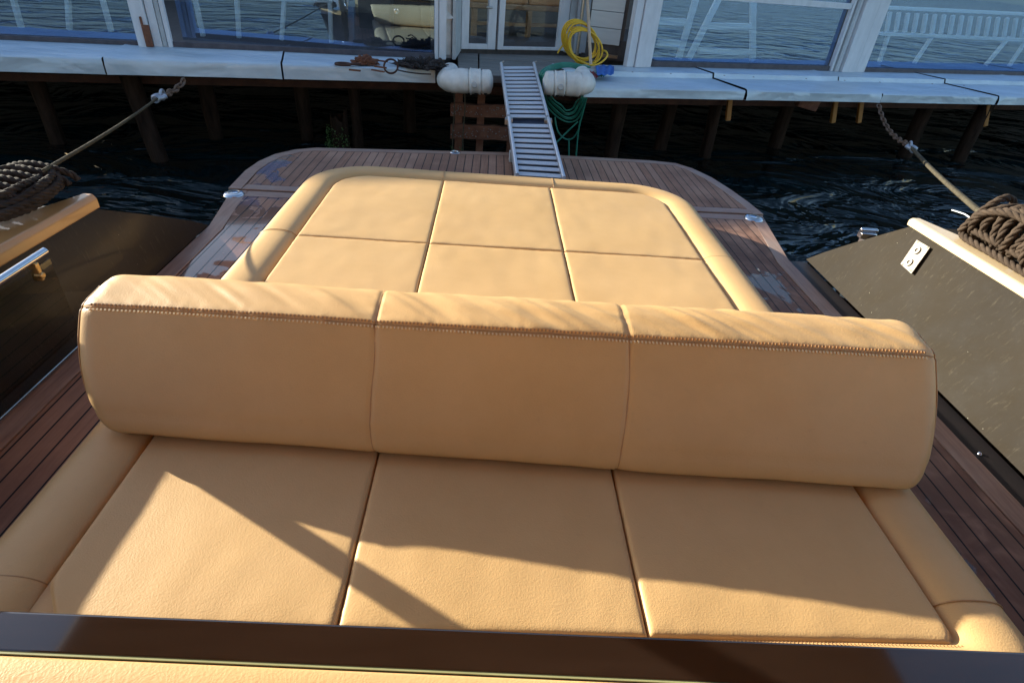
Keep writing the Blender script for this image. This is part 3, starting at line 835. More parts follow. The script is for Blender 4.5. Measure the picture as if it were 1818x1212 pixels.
# ------------------------------------------------------------------ gangway
nL, nR = pz(918,315,.05), pz(1000,318,.05); fL, fR = pz(890,119,.455), pz(948,118.5,.455)
nL.y = nR.y = 3.80
gw = thing('gangway', ((nL.x+nR.x)/2, 3.8, 0), 'narrow folding aluminium gangway with pale treads leading from the swim platform to the pier', 'gangway')
for (a, b_) in ((nL, fL), (nR, fR)):
    mid = a.lerp(b_, .45)
    mb = MB(); mb.obox(a - Vector((0,0,.01)), mid, .02, .05); mb.tube([a+Vector((0,0,.018)), mid+Vector((0,0,.018))], .013, 10)
    mb.obj('side_rail', M['alu'], gw, smooth=40)
    mb = MB(); m2 = mid + (b_-mid).normalized()*.03
    mb.obox(m2, b_, .02, .05); mb.tube([m2+Vector((0,0,.018)), b_+Vector((0,0,.018))+ (b_-m2).normalized()*.03], .013, 10)
    mb.obj('side_rail', M['alu'], gw, smooth=40)
    mb = MB(); mb.tube([mid+Vector((-.028,0,0)), mid+Vector((.028,0,0))], .020, 14); mb.box((mid.x-.03, mid.y-.03, mid.z-.03),(mid.x+.03, mid.y+.03, mid.z+.005)); mb.obj('hinge', M['steel'], gw, smooth=40)
nt_ = 24
for k in range(nt_):
    t = (k+.5)/nt_
    a = nL.lerp(fL, t); b_ = nR.lerp(fR, t)
    if abs(t-.45) < .02: continue
    mb = MB(); u = (fL-nL).normalized()
    upv = Vector((0,0,1))
    d = (b_-a).normalized()
    a = a + Vector((0,0,.006)); b_ = b_ + Vector((0,0,.006)); uu = (fL-nL).normalized(); mb.obox(a+d*.012, b_-d*.012, .046, .006, uu.cross(d)*-1)
    mb.obj('tread', M['tread'], gw, bevel=.002)
mb = MB(); d = (fL-nL); a0 = nL - Vector((0,0,.022)); 
mb.add([nL+Vector((.01,0,-.012)), nR+Vector((-.01,0,-.012)), fR+Vector((-.01,0,-.012)), fL+Vector((.01,0,-.012)),
        nL+Vector((.01,0,-.020)), nR+Vector((-.01,0,-.020)), fR+Vector((-.01,0,-.020)), fL+Vector((.01,0,-.020))],
       [(0,1,2,3),(7,6,5,4),(0,4,5,1),(1,5,6,2),(2,6,7,3),(3,7,4,0)])
mb.obj('under_tray', M['treadgap'], gw)
for p in (fL, fR):
    mb = MB(); mb.tube([p+Vector((0,0,.02)), p+Vector((.01,.01,.04)), p+Vector((.022,.01,.045))], .005, 8); mb.obj('hook', M['steel'], gw, smooth=60)
mb = MB(); p = pz(909, 275, .05); mb.box((p.x-.02,p.y-.03,.002),(p.x+.025,p.y+.04,.075)); mb.obj('bracket', M['white_worn'], gw, bevel=.004)
for p in (nL, nR):
    mb = MB(); mb.box((p.x-.02, 3.77, .0025), (p.x+.02, 3.84, .022)); mb.obj('foot', M['alu'], gw, bevel=.004)

# ------------------------------------------------------------------ pier
ZD = .40
pier = thing('pier', (1, 7, -.5), 'waterfront pier edged with dented blue grey sheet metal above dark water', 'pier')
def V2(p): return Vector((p[0], p[1]))
Lr0, Lr1 = Vector((-3.594, 4.72)), Vector((-.50, 5.55))
Rr0, Rr1 = Vector((.938, 5.56)), Vector((6.195, 7.03))
def ext(a, b, t): return a + (b-a)*t
LA = ext(Lr0, Lr1, -1.8); LB = ext(Lr0, Lr1, 1.0)
RA = ext(Rr0, Rr1, -.02); RB = ext(Rr0, Rr1, 2.2)
# wall lines (base of the glass)
def line2(p, q): a = pz(*p, ZD); b = pz(*q, ZD); return Vector((a.x, a.y)), Vector((b.x, b.y))
WL = line2((0,68), (780,103)); WR = line2((1150,118), (1818,134)); WD = line2((815,90), (1010,93))
def rim(a, b, wa, wb, n, step_h, segs, zf=.285, lip=False):
    """metal covering in separate lengths: top, dented crease, front face"""
    out = []
    for k in range(n):
        t0, t1 = k/n + (.0008 if k else 0), (k+1)/n - .0008
        rows = []
        m_ = 26
        for i in range(m_+1):
            t = t0 + (t1-t0)*i/m_
            e = a.lerp(b, t); al = (b-a).normalized(); outn = Vector((al.y, -al.x)); wd = (wb-wa).normalized(); wn_ = Vector((-wd.y, wd.x))
            dn = -outn; w_ = e + dn*((wa-e).dot(wn_)/dn.dot(wn_)+.02)
            L_ = (b-a).length*t
            e1 = min(i, m_-i); flare = .020*math.exp(-e1/1.0)*(1 if k % 2 else .35)
            dent = .012*noise.noise(Vector((L_*1.6, k, 0))) + .004*noise.noise(Vector((L_*6, k, 5)))
            W = (w_-e).length
            r_ = []
            pts = [(W, 0), (W*.55, dent), (W*.3, -.004+dent), (.02, dent*.6), (.004, -.004), (-.004+dent*.3, -.014)] if not lip else \
                  [(W, .0), (W*.60, .0+dent*.4), (W*.585, -.045+dent*.3), (.04, -.048+dent), (.006, -.050), (-.004+dent*.3, -.060)]
            for dd, dz in pts: r_.append((e.x+dn.x*dd - dn.x*0, e.y+dn.y*dd, ZD + .002*(k % 2) + dz + flare*.4))
            for f in (.35, .7, 1):
                z_ = ZD + dz + (zf-ZD-dz)*f
                o_ = flare + dent*.7*f
                r_.append((e.x+outn.x*o_, e.y+outn.y*o_, z_))
            r_.append((e.x-outn.x*.03, e.y-outn.y*.03, zf-.004))
            rows.append(r_)
        mb = MB(); mb.grid(rows); mb.obj('metal_edging', M['sheet'], pier, smooth=50)
rim(LA, LB, ext(*WL, -1.5), ext(*WL, .985), 7, 0, 0)
rim(RA, RB, ext(*WR, -.25), ext(*WR, 1.6), 7, 0, 0, zf=.265, lip=True)
for k_ in range(9):
    q_ = pz(1130+75*k_+random.uniform(-20,20), 128+3.0*k_, ZD+.003); mb = MB(); mb.lathe([(0,.004),(.008,.003),(.011,0)], (q_.x, q_.y, q_.z-.002), 10); mb.obj('screw', M['chainrust'], pier, smooth=50)
# deck slab
mb = MB()
poly = [LA+Vector((0,.03)), LB+Vector((0,.03)), Vector((-.40, 5.62)), Vector((.85, 5.72)), RA+Vector((0,.03)), RB+Vector((0,.03)), Vector((RB.x+1, 24)), Vector((LA.x-1, 22))]
mb.prism([(p.x, p.y) for p in poly], .27, ZD-.115); mb.obj('slab', M['pile'], pier)
# terrace floor
mb = MB()
fl = [ext(*WL,-1.6)+Vector((0,.02)), WL[1]+Vector((0,.02)), WD[0]+Vector((-.05,.03)), WD[1]+Vector((.05,.03)), WR[0]+Vector((0,.02)), ext(*WR,1.7)+Vector((0,.02)), Vector((16,20)), Vector((-9,18))]
mb.prism([(p.x,p.y) for p in fl], ZD-.114, ZD+.012); mb.obj('terrace_floor', M['floorint'], pier)
# timber landing in front of the door
ZL = .365
lf0, lf1 = pz(815,132,ZL), pz(1052,140,ZL)
lb0, lb1 = pz(812,92,ZL), pz(1060,98,ZL)
for k in range(5):
    t0, t1 = k/5, (k+1)/5-.006
    a0, a1 = lf0.lerp(lb0, t0), lf0.lerp(lb0, t1); c0, c1 = lf1.lerp(lb1, t0), lf1.lerp(lb1, t1)
    off = .145
    a0_, a1_ = a0.lerp(c0, off), a1.lerp(c1, off)
    mb = MB(); mb.prism([(p.x,p.y) for p in (a0_,c0,c1,a1_)], .30, ZL+.002*(k%2)); mb.obj('landing_board', M['greywood'], pier, bevel=.004)
mb = MB(); a0, a1 = lf0, lb0; c0, c1 = lf0.lerp(lf1, .135), lb0.lerp(lb1, .135)
mb.prism([(p.x,p.y) for p in (a0,c0,c1,a1)], .30, ZL+.003); mb.obj('landing_board', M['greywood'], pier, bevel=.004)
mb = MB(); mb.prism([(lf0.x+.02,lf0.y+.02),(lf1.x,lf1.y+.02),(lb1.x,lb1.y),(lb0.x+.02,lb0.y)], .22, .299); mb.obj('landing_beam', M['rustdark'], pier)
# long beams below
for (a, b_, dy) in ((LA, LB, .6), (LB, RA, .6), (RA, RB, .5), (LA, LB, 1.3), (RA, RB, 1.3)):
    mb = MB(); mb.obox((a.x, a.y+dy, .20), (b_.x, b_.y+dy, .20), .12, .155); mb.obj('beam', M['rustdark'], pier)
# dark quay wall closing the space under the pier
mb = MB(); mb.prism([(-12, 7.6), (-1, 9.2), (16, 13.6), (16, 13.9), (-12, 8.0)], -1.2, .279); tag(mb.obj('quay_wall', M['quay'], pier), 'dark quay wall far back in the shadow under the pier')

# pilings
def piling(px, y, r, lean, label, top=.275, m='pile'):
    p = pY(px, 200, y); mb = MB()
    n_ = 12; rows = []
    for i in range(n_+1):
        z = -1.2 + (top+1.2)*i/n_; row = []
        for k in range(14):
            th = 2*math.pi*k/14
            rr2 = r*(1+.28*noise.noise(Vector((math.cos(th)*1.5, math.sin(th)*1.5, z*2+px))) + .04*noise.noise(Vector((math.cos(th)*6, math.sin(th)*6, z*1.2+px))))
            row.append((p.x + lean*(z+.5) + rr2*math.cos(th), y + rr2*math.sin(th), z))
        rows.append(row)
    mb.grid(rows, closeu=True); mb.add(rows[-1], [tuple(range(14))])
    return tag(mb.obj('piling', M[m], None, smooth=50), label, 'piling', 'pilings under the pier')
for a in ((262, 5.3, .075, -.10, 'leaning dark timber piling beside the left mooring chain', .275, 'pile'),
          (85, 5.6, .07, 0, 'dark timber piling at the far left under the pier'),
          (375, 6.1, .07, 0, 'dark timber piling just right of the left mooring chain'),
          (540, 6.3, .07, 0, 'slim dark piling left of the broken stump'),
          (632, 6.1, .06, 0, 'dark timber piling just right of the broken stump'),
          (728, 6.9, .07, 0, 'dim piling midway between the broken stump and the rusty ladder'),
          (1098, 6.3, .07, 0, 'dark piling right of the green hose'),
          (1185, 6.9, .07, .05, 'leaning dim piling well right of the green hose'),
          (1272, 6.7, .07, -.04, 'dark piling behind the single orange stub'),
          (1395, 7.4, .08, 0, 'dim piling midway between the single and the paired orange stubs'),
          (1640, 7.4, .08, 0, 'dark piling right of the right mooring chain'),
          (1745, 7.4, .08, 0, 'dark piling at the far right under the pier')):
    piling(*a)
# broken stump with weed
st_ = thing('broken_stump', pz(607,262,-.5), 'broken piling stump with jagged top and green weed in the water', 'stump')
p = pz(607, 262, -.5); mb = MB(); rows = []
for i in range(9):
    row = []
    for k in range(18):
        th = 2*math.pi*k/18
        jag = .06*abs(math.sin(th*2.5))+.05*noise.noise(Vector((math.cos(th)*3, math.sin(th)*3, 2)))
        top = -.24 + jag + .06*(math.cos(th) > .6) + .03*(math.cos(th) < -.7)
        z = -1.0 + (top+1.0)*i/8
        r2 = .095*(1+.12*noise.noise(Vector((math.cos(th)*2, math.sin(th)*2, z*2)))) - .01*i/8
        row.append((p.x + r2*math.cos(th), p.y + r2*math.sin(th), z))
    rows.append(row)
c_ = [(p.x + (q_[0]-p.x)*.55, p.y + (q_[1]-p.y)*.55, -.32) for q_ in rows[-1]]
rows.append(c_); mb.grid(rows, closeu=True); mb.add(c_, [tuple(range(18))]); mb.obj('stump_wood', M['pile'], st_)
def weed(mb, c, sx, sy, z0, z1, n_, s):
    for _ in range(n_):
        z = z0 + (z1-z0)*random.random()**1.6; th = random.random()*6.28
        q_ = Vector((c.x + sx*math.cos(th)*(.8+.4*random.random()), c.y + sy*math.sin(th), z))
        d = Vector((random.uniform(-1,1), random.uniform(-1,1), random.uniform(-1.2,.4))).normalized()*s
        e = Vector((random.uniform(-1,1), random.uniform(-1,1), random.uniform(-1,1))).normalized()*s*.4
        mb.add([q_, q_+d*.5+e, q_+d, q_+d*.5-e], [(0,1,2,3)])
mb = MB(); weed(mb, p+Vector((-.03,-.02,0)), .10, .10, -.5, -.27, 420, .022); tag(mb.obj('weed', M['moss'], st_), kind='stuff')
# rusty frame
YF = 5.72
fr_ = thing('rusty_ladder', pY(850,265,YF), 'rusty iron ladder with two broad crossbars standing in the water under the left fender', 'ladder')
for (x0, x1) in ((806,824),(846,864),(905,920)):
    a = pY((x0+x1)/2, 165, YF); b_ = pY((x0+x1)/2, 268, YF)
    mb = MB(); mb.obox((a.x, YF+.03, .275), (a.x, YF+.03, -.9), .07, .05); mb.obj('post', M['rust'], fr_, bevel=.006)
for (y0, y1) in ((184,206),(222,246)):
    a, b_ = pY(800, (y0+y1)/2-1, YF-.03), pY(925, (y0+y1)/2+3, YF-.03)
    h = (pY(850,y0,YF).z - pY(850,y1,YF).z)
    n_ = 30; rows = []
    for i in range(n_+1):
        c = a.lerp(b_, i/n_); nz = .008*noise.noise(c*9)
        rows.append([(c.x, c.y-.03+nz, c.z-h/2+nz), (c.x, c.y-.03+nz*.6, c.z+h/2+nz*1.5), (c.x, c.y+.02, c.z+h/2+nz*1.5), (c.x, c.y+.02, c.z-h/2+nz)])
    mb = MB(); mb.grid(rows, closeu=True); mb.add(rows[0], [(0,1,2,3)]); mb.add(rows[-1], [(0,1,2,3)])
    cb_ = mb.obj('crossbar', M['rust'], fr_)
    mb = MB()
    for _ in range(60):
        c = a.lerp(b_, random.random()); c = c + Vector((0,-.034, random.uniform(-.35,.35)*h)); s = random.uniform(.003,.007)
        mb.lathe([(0,s*.9),(s*.6,s*.7),(s,0)], (0,0,0), 7); 
        k = len(mb.v)-21
        for j in range(k, len(mb.v)): v_ = mb.v[j]; mb.v[j] = (v_[0]+c.x, c.y - v_[2], v_[1]+c.z)
    tag(mb.obj('barnacle', M['greywood'], cb_), kind='stuff')
mb = MB(); weed(mb, pY(810,255,YF), .05, .03, -.5, -.30, 160, .018); tag(mb.obj('weed', M['moss'], fr_), kind='stuff')
# thin grey ropes hanging from left fender
for (x, lab) in ((806,'thin frayed rope hanging nearest the left end of the rusty ladder'), (825,'thin frayed rope hanging over the middle of the rusty ladder')):
    a = pY(x, 165, 5.6); mb = MB()
    mb.tube(cr([(a.x + .006*math.sin(k*1.3), 5.6, a.z-.11*k) for k in range(7)], 5), .006, 6)
    tag(mb.obj('hanging_rope', M['rope_line'], None), lab, 'rope', 'frayed ropes over the rusty ladder')
# orange stubs and angled bits below right pier
labs = ['single short orange pipe stub under the right pier edge', 'left one of the paired orange pipe stubs near the right mooring chain',
        'orange pipe stub beside the right mooring chain', 'orange pipe stub farthest right under the pier']
for (x, y0, y1, Y), lab in zip(((1292,180,214,6.35),(1478,186,218,6.75),(1524,186,218,6.85),(1748,192,224,7.35)), labs):
    a = pY(x+3, y0, Y); b_ = pY(x, y1, Y); a.z = max(a.z, .20)
    mb = MB(); mb.obox(a, b_, .05, .05, (0,1,0)); mb.obox(a+Vector((0,.0,.02)), (a.x, a.y, .28), .16, .06, (0,1,0))
    tag(mb.obj('pipe_stub', M['orange'], None, bevel=.008), lab, 'pipe', 'orange stubs under the pier')
a = pY(1437, 178, 6.4); mb = MB(); mb.obox((a.x-.12,a.y,.24),(a.x+.10,a.y,.20),.10,.12); tag(mb.obj('beam_end', M['rust'], None, bevel=.01), 'rusty beam end poking out under the right pier edge', 'beam')

# ------------------------------------------------------------------ fenders
def fender(px0, px1, py, Y, side, label):
    a, b_ = pY(px0, py, Y), pY(px1, py+1.5*(1 if side<0 else 1), Y)
    t = thing('dock_fender', (a+b_)/2, label, 'fender', 'white fenders on the pier corners')
    r = .107; d = (b_-a); Ln = d.length; d.normalize(); rows = []
    sdir = -1 if side < 0 else 1
    # path: straight drum then elbow turning back (+Y) and up
    start, end = (b_, a) if side < 0 else (a, b_)
    dr = (end-start).normalized(); path = []; rad = []
    nn = 70
    for i in range(nn+1):
        s = Ln*i/nn; path.append(start + dr*s)
        f = i/nn; e = min(1, math.sqrt(max(0, 1-(1-min(1, f/.10))**2))*.35+.65) if f < .10 else 1
        rib = -.013*(math.exp(-((f-.27)/.018)**2) + math.exp(-((f-.60)/.018)**2)) + .007*(math.exp(-((f-.31)/.02)**2)+math.exp(-((f-.56)/.02)**2))
        rad.append(r*e + rib)
    for i in range(1, 13):
        th = math.radians(100)*i/12; R_ = .05
        path.append(end + dr*(R_*math.sin(th)) + Vector((0, 1, .05)).normalized()*(R_*(1-math.cos(th))))
        rad.append(r*(1 - .05*i/12 - .22*abs(noise.noise(Vector((i*.55, side, 0))))))
    for i in range(1, 6):
        path.append(path[-1] + Vector((0, .04, .006))); rad.append(rad[-1]*.96)
    rows = []; prev = None
    for i, p_ in enumerate(path):
        tt = (path[min(i+1,len(path)-1)] - path[max(i-1,0)]).normalized()
        u = Vector((0,0,1)); u = (u - tt*u.dot(tt)).normalized(); v = tt.cross(u)
        row = []
        for k in range(28):
            th = 2*math.pi*k/28; rr2 = rad[i]*(1+.07*noise.noise(Vector((math.cos(th)*1.5, math.sin(th)*1.5, i*.09+side))))*(1-.07*abs(math.cos(th)))
            row.append(p_ + u*(rr2*math.cos(th)) + v*(rr2*math.sin(th)))
        rows.append(row)
    mb = MB(); mb.grid(rows, closeu=True)
    c0 = [Vector(q_).lerp(path[0], .45) - dr*.012 for q_ in rows[0]]; mb.grid([rows[0], c0], closeu=True); mb.add(c0, [tuple(range(28))]); mb.add(rows[-1], [tuple(range(28))])
    mb.obj('fender_body', M['fender'], t, smooth=60)
    for f in (.15, .40):
        mb = MB(); c = start + dr*(Ln*f) + Vector((0, -.045, -.088)); mb.lathe([(0,-.012),(.012,-.012),(.017,.004)], c, 12, 'z'); mb.obj('drain_hole', M['recess'], t)
    mb = MB(); c = start + dr*(Ln*.45) + Vector((0,-r-.001,-.01)); mb.lathe([(0,-.004),(.02,-.004),(.026,.004)], c, 16, 'y'); mb.obj('valve', M['white_worn'], t, smooth=50)
fender(806, 873, 144, 5.38, -1, 'white vinyl dock fender left of the gangway, bent over the pier corner')
fender(966, 1028, 148, 5.36, 1, 'white vinyl dock fender right of the gangway inside the green hose')

# ------------------------------------------------------------------ hoses
def hose(name, loops, r, m, label):
    mb = MB()
    for pts in loops: mb.tube(cr(pts, 8), r, 8)
    return tag(mb.obj(name, m, None, smooth=60), label, 'hose')
G = []
def gp(x, y, Y): return pY(x, y, Y)
for k in range(6):
    o = k*3.1 + (k % 2)*1.2; Y0 = 5.50 - .018*k
    G.append([gp(1048-o,120+o*.3,5.75), gp(1010,112+o*.4,5.7), gp(980,116+o*.5,5.62), gp(962+o*.5,126+o*.3,Y0), gp(956+o*.6,142,Y0), gp(959+o*.8,162,Y0),
              gp(968+o,184-o*.3,Y0+.1), gp(985+o*.7,204-o,Y0+.2), gp(1005,216-o*1.2,Y0+.25), gp(1022-o*.3,214-o*1.3,Y0+.25), gp(1033-o*.6,198-o,Y0+.2), gp(1041-o*.5,172,Y0+.12), gp(1045-o,150,5.62)])
G.append([gp(985,208,5.7), gp(990,232,5.7), gp(1002,246,5.72), gp(1016,246,5.72), gp(1026,232,5.7), gp(1031,214,5.68), gp(1042,172,5.6)])
G.append([gp(985,256,5.66), gp(1005,236,5.68), gp(1026,216,5.68)])
G.append([gp(1030,214,5.68), gp(1026,240,5.7), gp(1023,275,5.72), gp(1022,300,5.75)])
G.append([gp(1010,246,5.72), gp(1010,275,5.73), gp(1010,300,5.75)])
hose('garden_hose', G, .0075, M['greenhose'], 'green hose coil hanging off the pier edge around the right fender')
Yg = []
yw = 6.62
for k in range(9):
    cx, cy = 1027+1.6*k, 72 + 2.0*k - (k % 3)*2; ax, ay = 29-1.3*(k % 4), 37-2.4*(k % 5)
    pts = []
    for j in range(15):
        th = -math.pi/2 + 2*math.pi*j/14
        sk = 10*math.sin(th)*-.6
        pts.append(gp(cx + ax*math.cos(th) - sk, cy + ay*math.sin(th), yw - .012*k - .03*(1-math.sin(th))*.3))
    Yg.append(pts)
Yg.append([gp(1030,108,6.5), gp(1050,116,6.3), gp(1066,112,6.3), gp(1078,100,6.35), gp(1076,92,6.45), gp(1070,90,6.5)])
Yg.append([gp(1000,80,yw), gp(994,88,yw), gp(990,95,yw)])
hose('garden_hose', Yg, .009, M['yellowhose'], 'yellow hose coil hanging on the wall right of the door')
# pole
a = pz(1049, 117, ZD+.02); b_ = pY(1043, 0, a.y+.35); d = (b_-a)
mb = MB(); mb.tube([a, a+d*1.0, a+d*1.9], .016, 12); tag(mb.obj('wooden_pole', M['stick'], None, smooth=60), 'pale wooden pole leaning beside the yellow hose', 'pole')

# ------------------------------------------------------------------ small things on the pier edge
def ringpts(c, ax, ay, n_=20, tilt=0): return [c + Vector((ax*math.cos(2*math.pi*j/n_), ay*math.sin(2*math.pi*j/n_), tilt*math.sin(2*math.pi*j/n_))) for j in range(n_)]
cl_ = thing('rusty_clamp', pz(650,118,ZD), 'rusty iron shackle gear with a ring at each end lying on the left pier edge', 'clamp')
mb = MB(); c = pz(609,114,ZD+.012); mb.tube(ringpts(c, .062, .055), .010, 8, closed=True); mb.obox(c+Vector((.06,0,.003)), pz(640,114,ZD+.015), .03, .014)
mb.obj('ring', M['rustdark'], cl_, smooth=60)
mb = MB(); c = pz(694,118,ZD+.03); mb.tube(ringpts(c, .058, .03, tilt=.05), .008, 8, closed=True); mb.obj('ring', M['rustdark'], cl_, smooth=60)
mb = MB(); mb.obox(pz(665,107,ZD+.02), pz(688,110,ZD+.02), .014, .012); mb.obox(pz(665,118,ZD+.02), pz(686,121,ZD+.02), .016, .012); mb.obox(pz(620,124,ZD+.008), pz(640,126,ZD+.008), .02, .012); mb.obox(pz(660,124,ZD+.008), pz(682,128,ZD+.008), .02, .01)
mb.obj('rod', M['rust'], cl_)
def blob(name, c, sx, sy, sz, m, parent, amp=.35, fr=2.5, seed=0, nu=48, nv=20):
    rows = []
    for i in range(nv+1):
        ph = math.pi/2*i/nv; row = []
        for k in range(nu):
            th = 2*math.pi*k/nu
            dirv = Vector((math.cos(th)*math.cos(ph), math.sin(th)*math.cos(ph), math.sin(ph)))
            r = 1 + amp*noise.noise(dirv*fr + Vector((seed, 0, 0))) + amp*.6*noise.noise(dirv*fr*2.7 + Vector((0, seed, 0))) + amp*.3*noise.noise(dirv*fr*6)
            row.append((c.x+sx*dirv.x*r, c.y+sy*dirv.y*r, c.z+max(.0, sz*dirv.z*r)))
        rows.append(row)
    mb = MB(); mb.grid(rows, closeu=True); return mb.obj(name, m, parent, smooth=70)
mb = MB(); c = pz(649,114,ZD+.004)
blob('body', c, .10, .075, .06, M['rust'], cl_, .5, 3, 2)
hp_ = thing('net_heap', pz(750,122,ZD), 'crumpled heap of black netting on the pier edge left of the white fender', 'netting')
blob('net', pz(752,121,ZD+.003), .19, .10, .065, M['black'], hp_, .75, 3.2, 5, 90, 34)
blob('net', pz(728,119,ZD+.003), .09, .055, .05, M['black'], hp_, .8, 3.5, 9, 70, 26)
for k in range(16):
    mb = MB(); a = pz(725+4*k, 112+random.uniform(0,14), ZD+.03+random.uniform(0,.03)); pts = [a]
    for j in range(3): pts.append(pts[-1]+Vector((random.uniform(-.04,.05), random.uniform(-.04,.03), random.uniform(-.02,.025))))
    mb.tube(cr(pts, 4), .006, 6); mb.obj('cord', M['black'], hp_, smooth=60)
mb = MB(); a = pz(770,118,ZD+.02); mb.obox(a, a+Vector((.06,.05,.06)), .03, .02); mb.obj('strap', M['black'], hp_, bevel=.004)
mb = MB(); mb.tube(cr([pz(704,124,ZD+.008), pz(722,128,ZD+.01), pz(745,131,ZD+.008), pz(765,132,ZD+.006)], 6), .006, 6)
mb.obj('loose_cord', M['black'], hp_, smooth=60)
# cloths
def cloth(name, q, m, label, z=ZD-.03, amp=.012, cat='cloth', fall=0):
    cs = [pz(x, y, z+.006) for x, y in q]; rows = []
    for i in range(17):
        row = []
        for j in range(17):
            u, v = i/16, j/16
            p_ = cs[0].lerp(cs[1], u).lerp(cs[3].lerp(cs[2], u), v)
            fold = .5*amp*(1+math.sin(u*18+v*3)) + amp*.4*(1+noise.noise(Vector((u*4, v*4, len(label)))))
            row.append((p_.x, p_.y, p_.z+fold))
        rows.append(row)
    mb = MB(); mb.grid(rows); o = mb.obj(name, m, None, smooth=70)
    md = o.modifiers.new('thickness', 'SOLIDIFY'); md.thickness = .003
    return tag(o, label, cat)
cloth('cloth', [(1056,118),(1090,119),(1089,135),(1060,136)], M['blue'], 'bright blue cloth folded over the pier edge right of the fender', z=ZD, amp=.014)
cloth('rag', [(1042,128),(1056,130),(1062,139),(1048,141)], M['red'], 'dark red rag beside the blue cloth', z=ZD-.02)
cloth('rag', [(1057,131),(1066,132),(1074,138),(1062,139)], M['green'], 'small green rag just below the blue cloth', z=ZD-.02)
# leaf on the water
p = pz(384,243,-.5); mb = MB()
mb.add([p+Vector(v) for v in ((-.03,0,.003),(-.012,.010,.007),(.015,.009,.005),(.032,0,.004),(.012,-.009,.006),(-.012,-.009,.006),(0,0,.002))], [(0,1,6),(1,2,6),(2,3,6),(3,4,6),(4,5,6),(5,0,6)])
tag(mb.obj('floating_leaf', M['yellowhose'], None), 'tiny yellow leaf floating on the dark water', 'leaf')

# ------------------------------------------------------------------ waterfront building: glazed terrace front
bd = thing('terrace_building', (1, 8, ZD), 'white framed glass terrace front with door standing on the pier', 'building')
HT = 2.35; HL = 1.14
def wp(line, px, py, off=0):
    a, b_ = line; d = (b_-a).normalized(); n_ = Vector((-d.y, d.x, 0)); return pP(px, py, (a.x+n_.x*off, a.y+n_.y*off, 0), n_)
def vpost(line, px0, py0, px1, py1, depth, off, m, name, parent=bd, z0=ZD, z1=HT, bev=.004):
    """upright between two base pixels on wall line"""
    a = wp(line, px0, py0); b_ = wp(line, px1, py1); d = (b_-a); d.z = 0; d.normalize(); n_ = Vector((-d.y, d.x, 0))
    mb = MB(); q = [a+n_*(off-depth), b_+n_*(off-depth), b_+n_*off, a+n_*off]
    mb.prism([(p.x, p.y) for p in q], z0, z1); return mb.obj(name, m, parent, bevel=bev)
def pane(line, px0, py0, px1, py1, m, name='window_pane', off=.02, z0=ZD+.02, z1=HT, th=.008, parent=bd):
    return vpost(line, px0, py0, px1, py1, th, off, m, name, parent, z0, z1, 0)
# left wall
WLx = line2((0,70), (780,104))
far_l = ext(*WLx, -1.4)
def hbar(line, px0, py0, px1, py1, z0, z1, depth, off, m, name, parent=bd):
    return vpost(line, px0, py0, px1, py1, depth, off, m, name, parent, z0, z1, .003)
def tilt(o, pivot, deg):
    Rm = Matrix.Rotation(math.radians(deg), 4, 'Z'); T = Matrix.Translation(pivot)
    o.data.transform(T @ Rm @ T.inverted())
pl = pane(WLx, -900, 40, 252, 83, M['glass'], z1=HL)
hbar(WLx, -900, 40, 252, 83, ZD, ZD+.035, .03, .0, M['seal'], 'window_sill', pl)
pm = pane(WLx, 310, 85, 771, 104, M['glass'], z1=HL)
tilt(pm, wp(WLx, 771, 104), -7.0)
hbar(WLx, 310, 85, 771, 104, ZD, ZD+.045, .03, .0, M['seal'], 'window_sill', pm)
vpost(WLx, 252, 83, 276, 84, .09, .0, M['white_paint'], 'frame_post', z1=HL+.03)
vpost(WLx, 277.5, 84, 292, 84, .06, .01, M['white_paint'], 'frame_post', z1=HL+.03)
vpost(WLx, 293, 84, 301, 84, .045, .0, M['white_worn'], 'frame_post', z1=HL+.03)
vpost(WLx, 302.5, 84, 310, 85, .06, .0, M['white_paint'], 'frame_post', z1=HL+.03)
vpost(WLx, 266, 83, 279, 84, .02, -.085, M['rust'], 'rust_patch', z0=ZD+.005, z1=ZD+.17)
vpost(WLx, 266, 83, 270, 84, .02, -.086, M['rust'], 'rust_patch', z0=ZD+.17, z1=ZD+.23)
vpost(WLx, 771, 104, 777, 104, .05, -.01, M['white_paint'], 'frame_post')
vpost(WLx, 778, 104, 790, 105, .07, .0, M['white_paint'], 'frame_post')
vpost(WLx, 790, 105, 803, 105, .02, .06, M['white_worn'], 'frame_post', z0=ZD+.0)
vpost(WLx, 791, 105, 801, 105, .012, .03, M['fender'], 'loose_panel', z0=ZD+.03)
# torn curl of white sheet
a = wp(WLx, 792, 18, .0); b_ = wp(WLx, 806, 33, -.05); c = wp(WLx, 792, 35, -.03); mb = MB()
mb.add([a, b_, c, a+Vector((0,.01,0)), b_+Vector((0,.02,0)), c+Vector((0,.012,0))], [(0,1,2),(5,4,3),(0,3,4,1),(1,4,5,2),(2,5,3,0)]); mb.obj('torn_sheet', M['fender'], bd)
# return wall from left window to door
e0 = wp(WLx, 803, 105); dq = WD[0]
mb = MB(); mb.prism([(e0.x, e0.y-.03), (e0.x+.03, e0.y-.03), (dq.x+.02, dq.y+.02), (dq.x-.02, dq.y+.02)], ZD, HT); mb.obj('return_wall', M['white_worn'], bd)
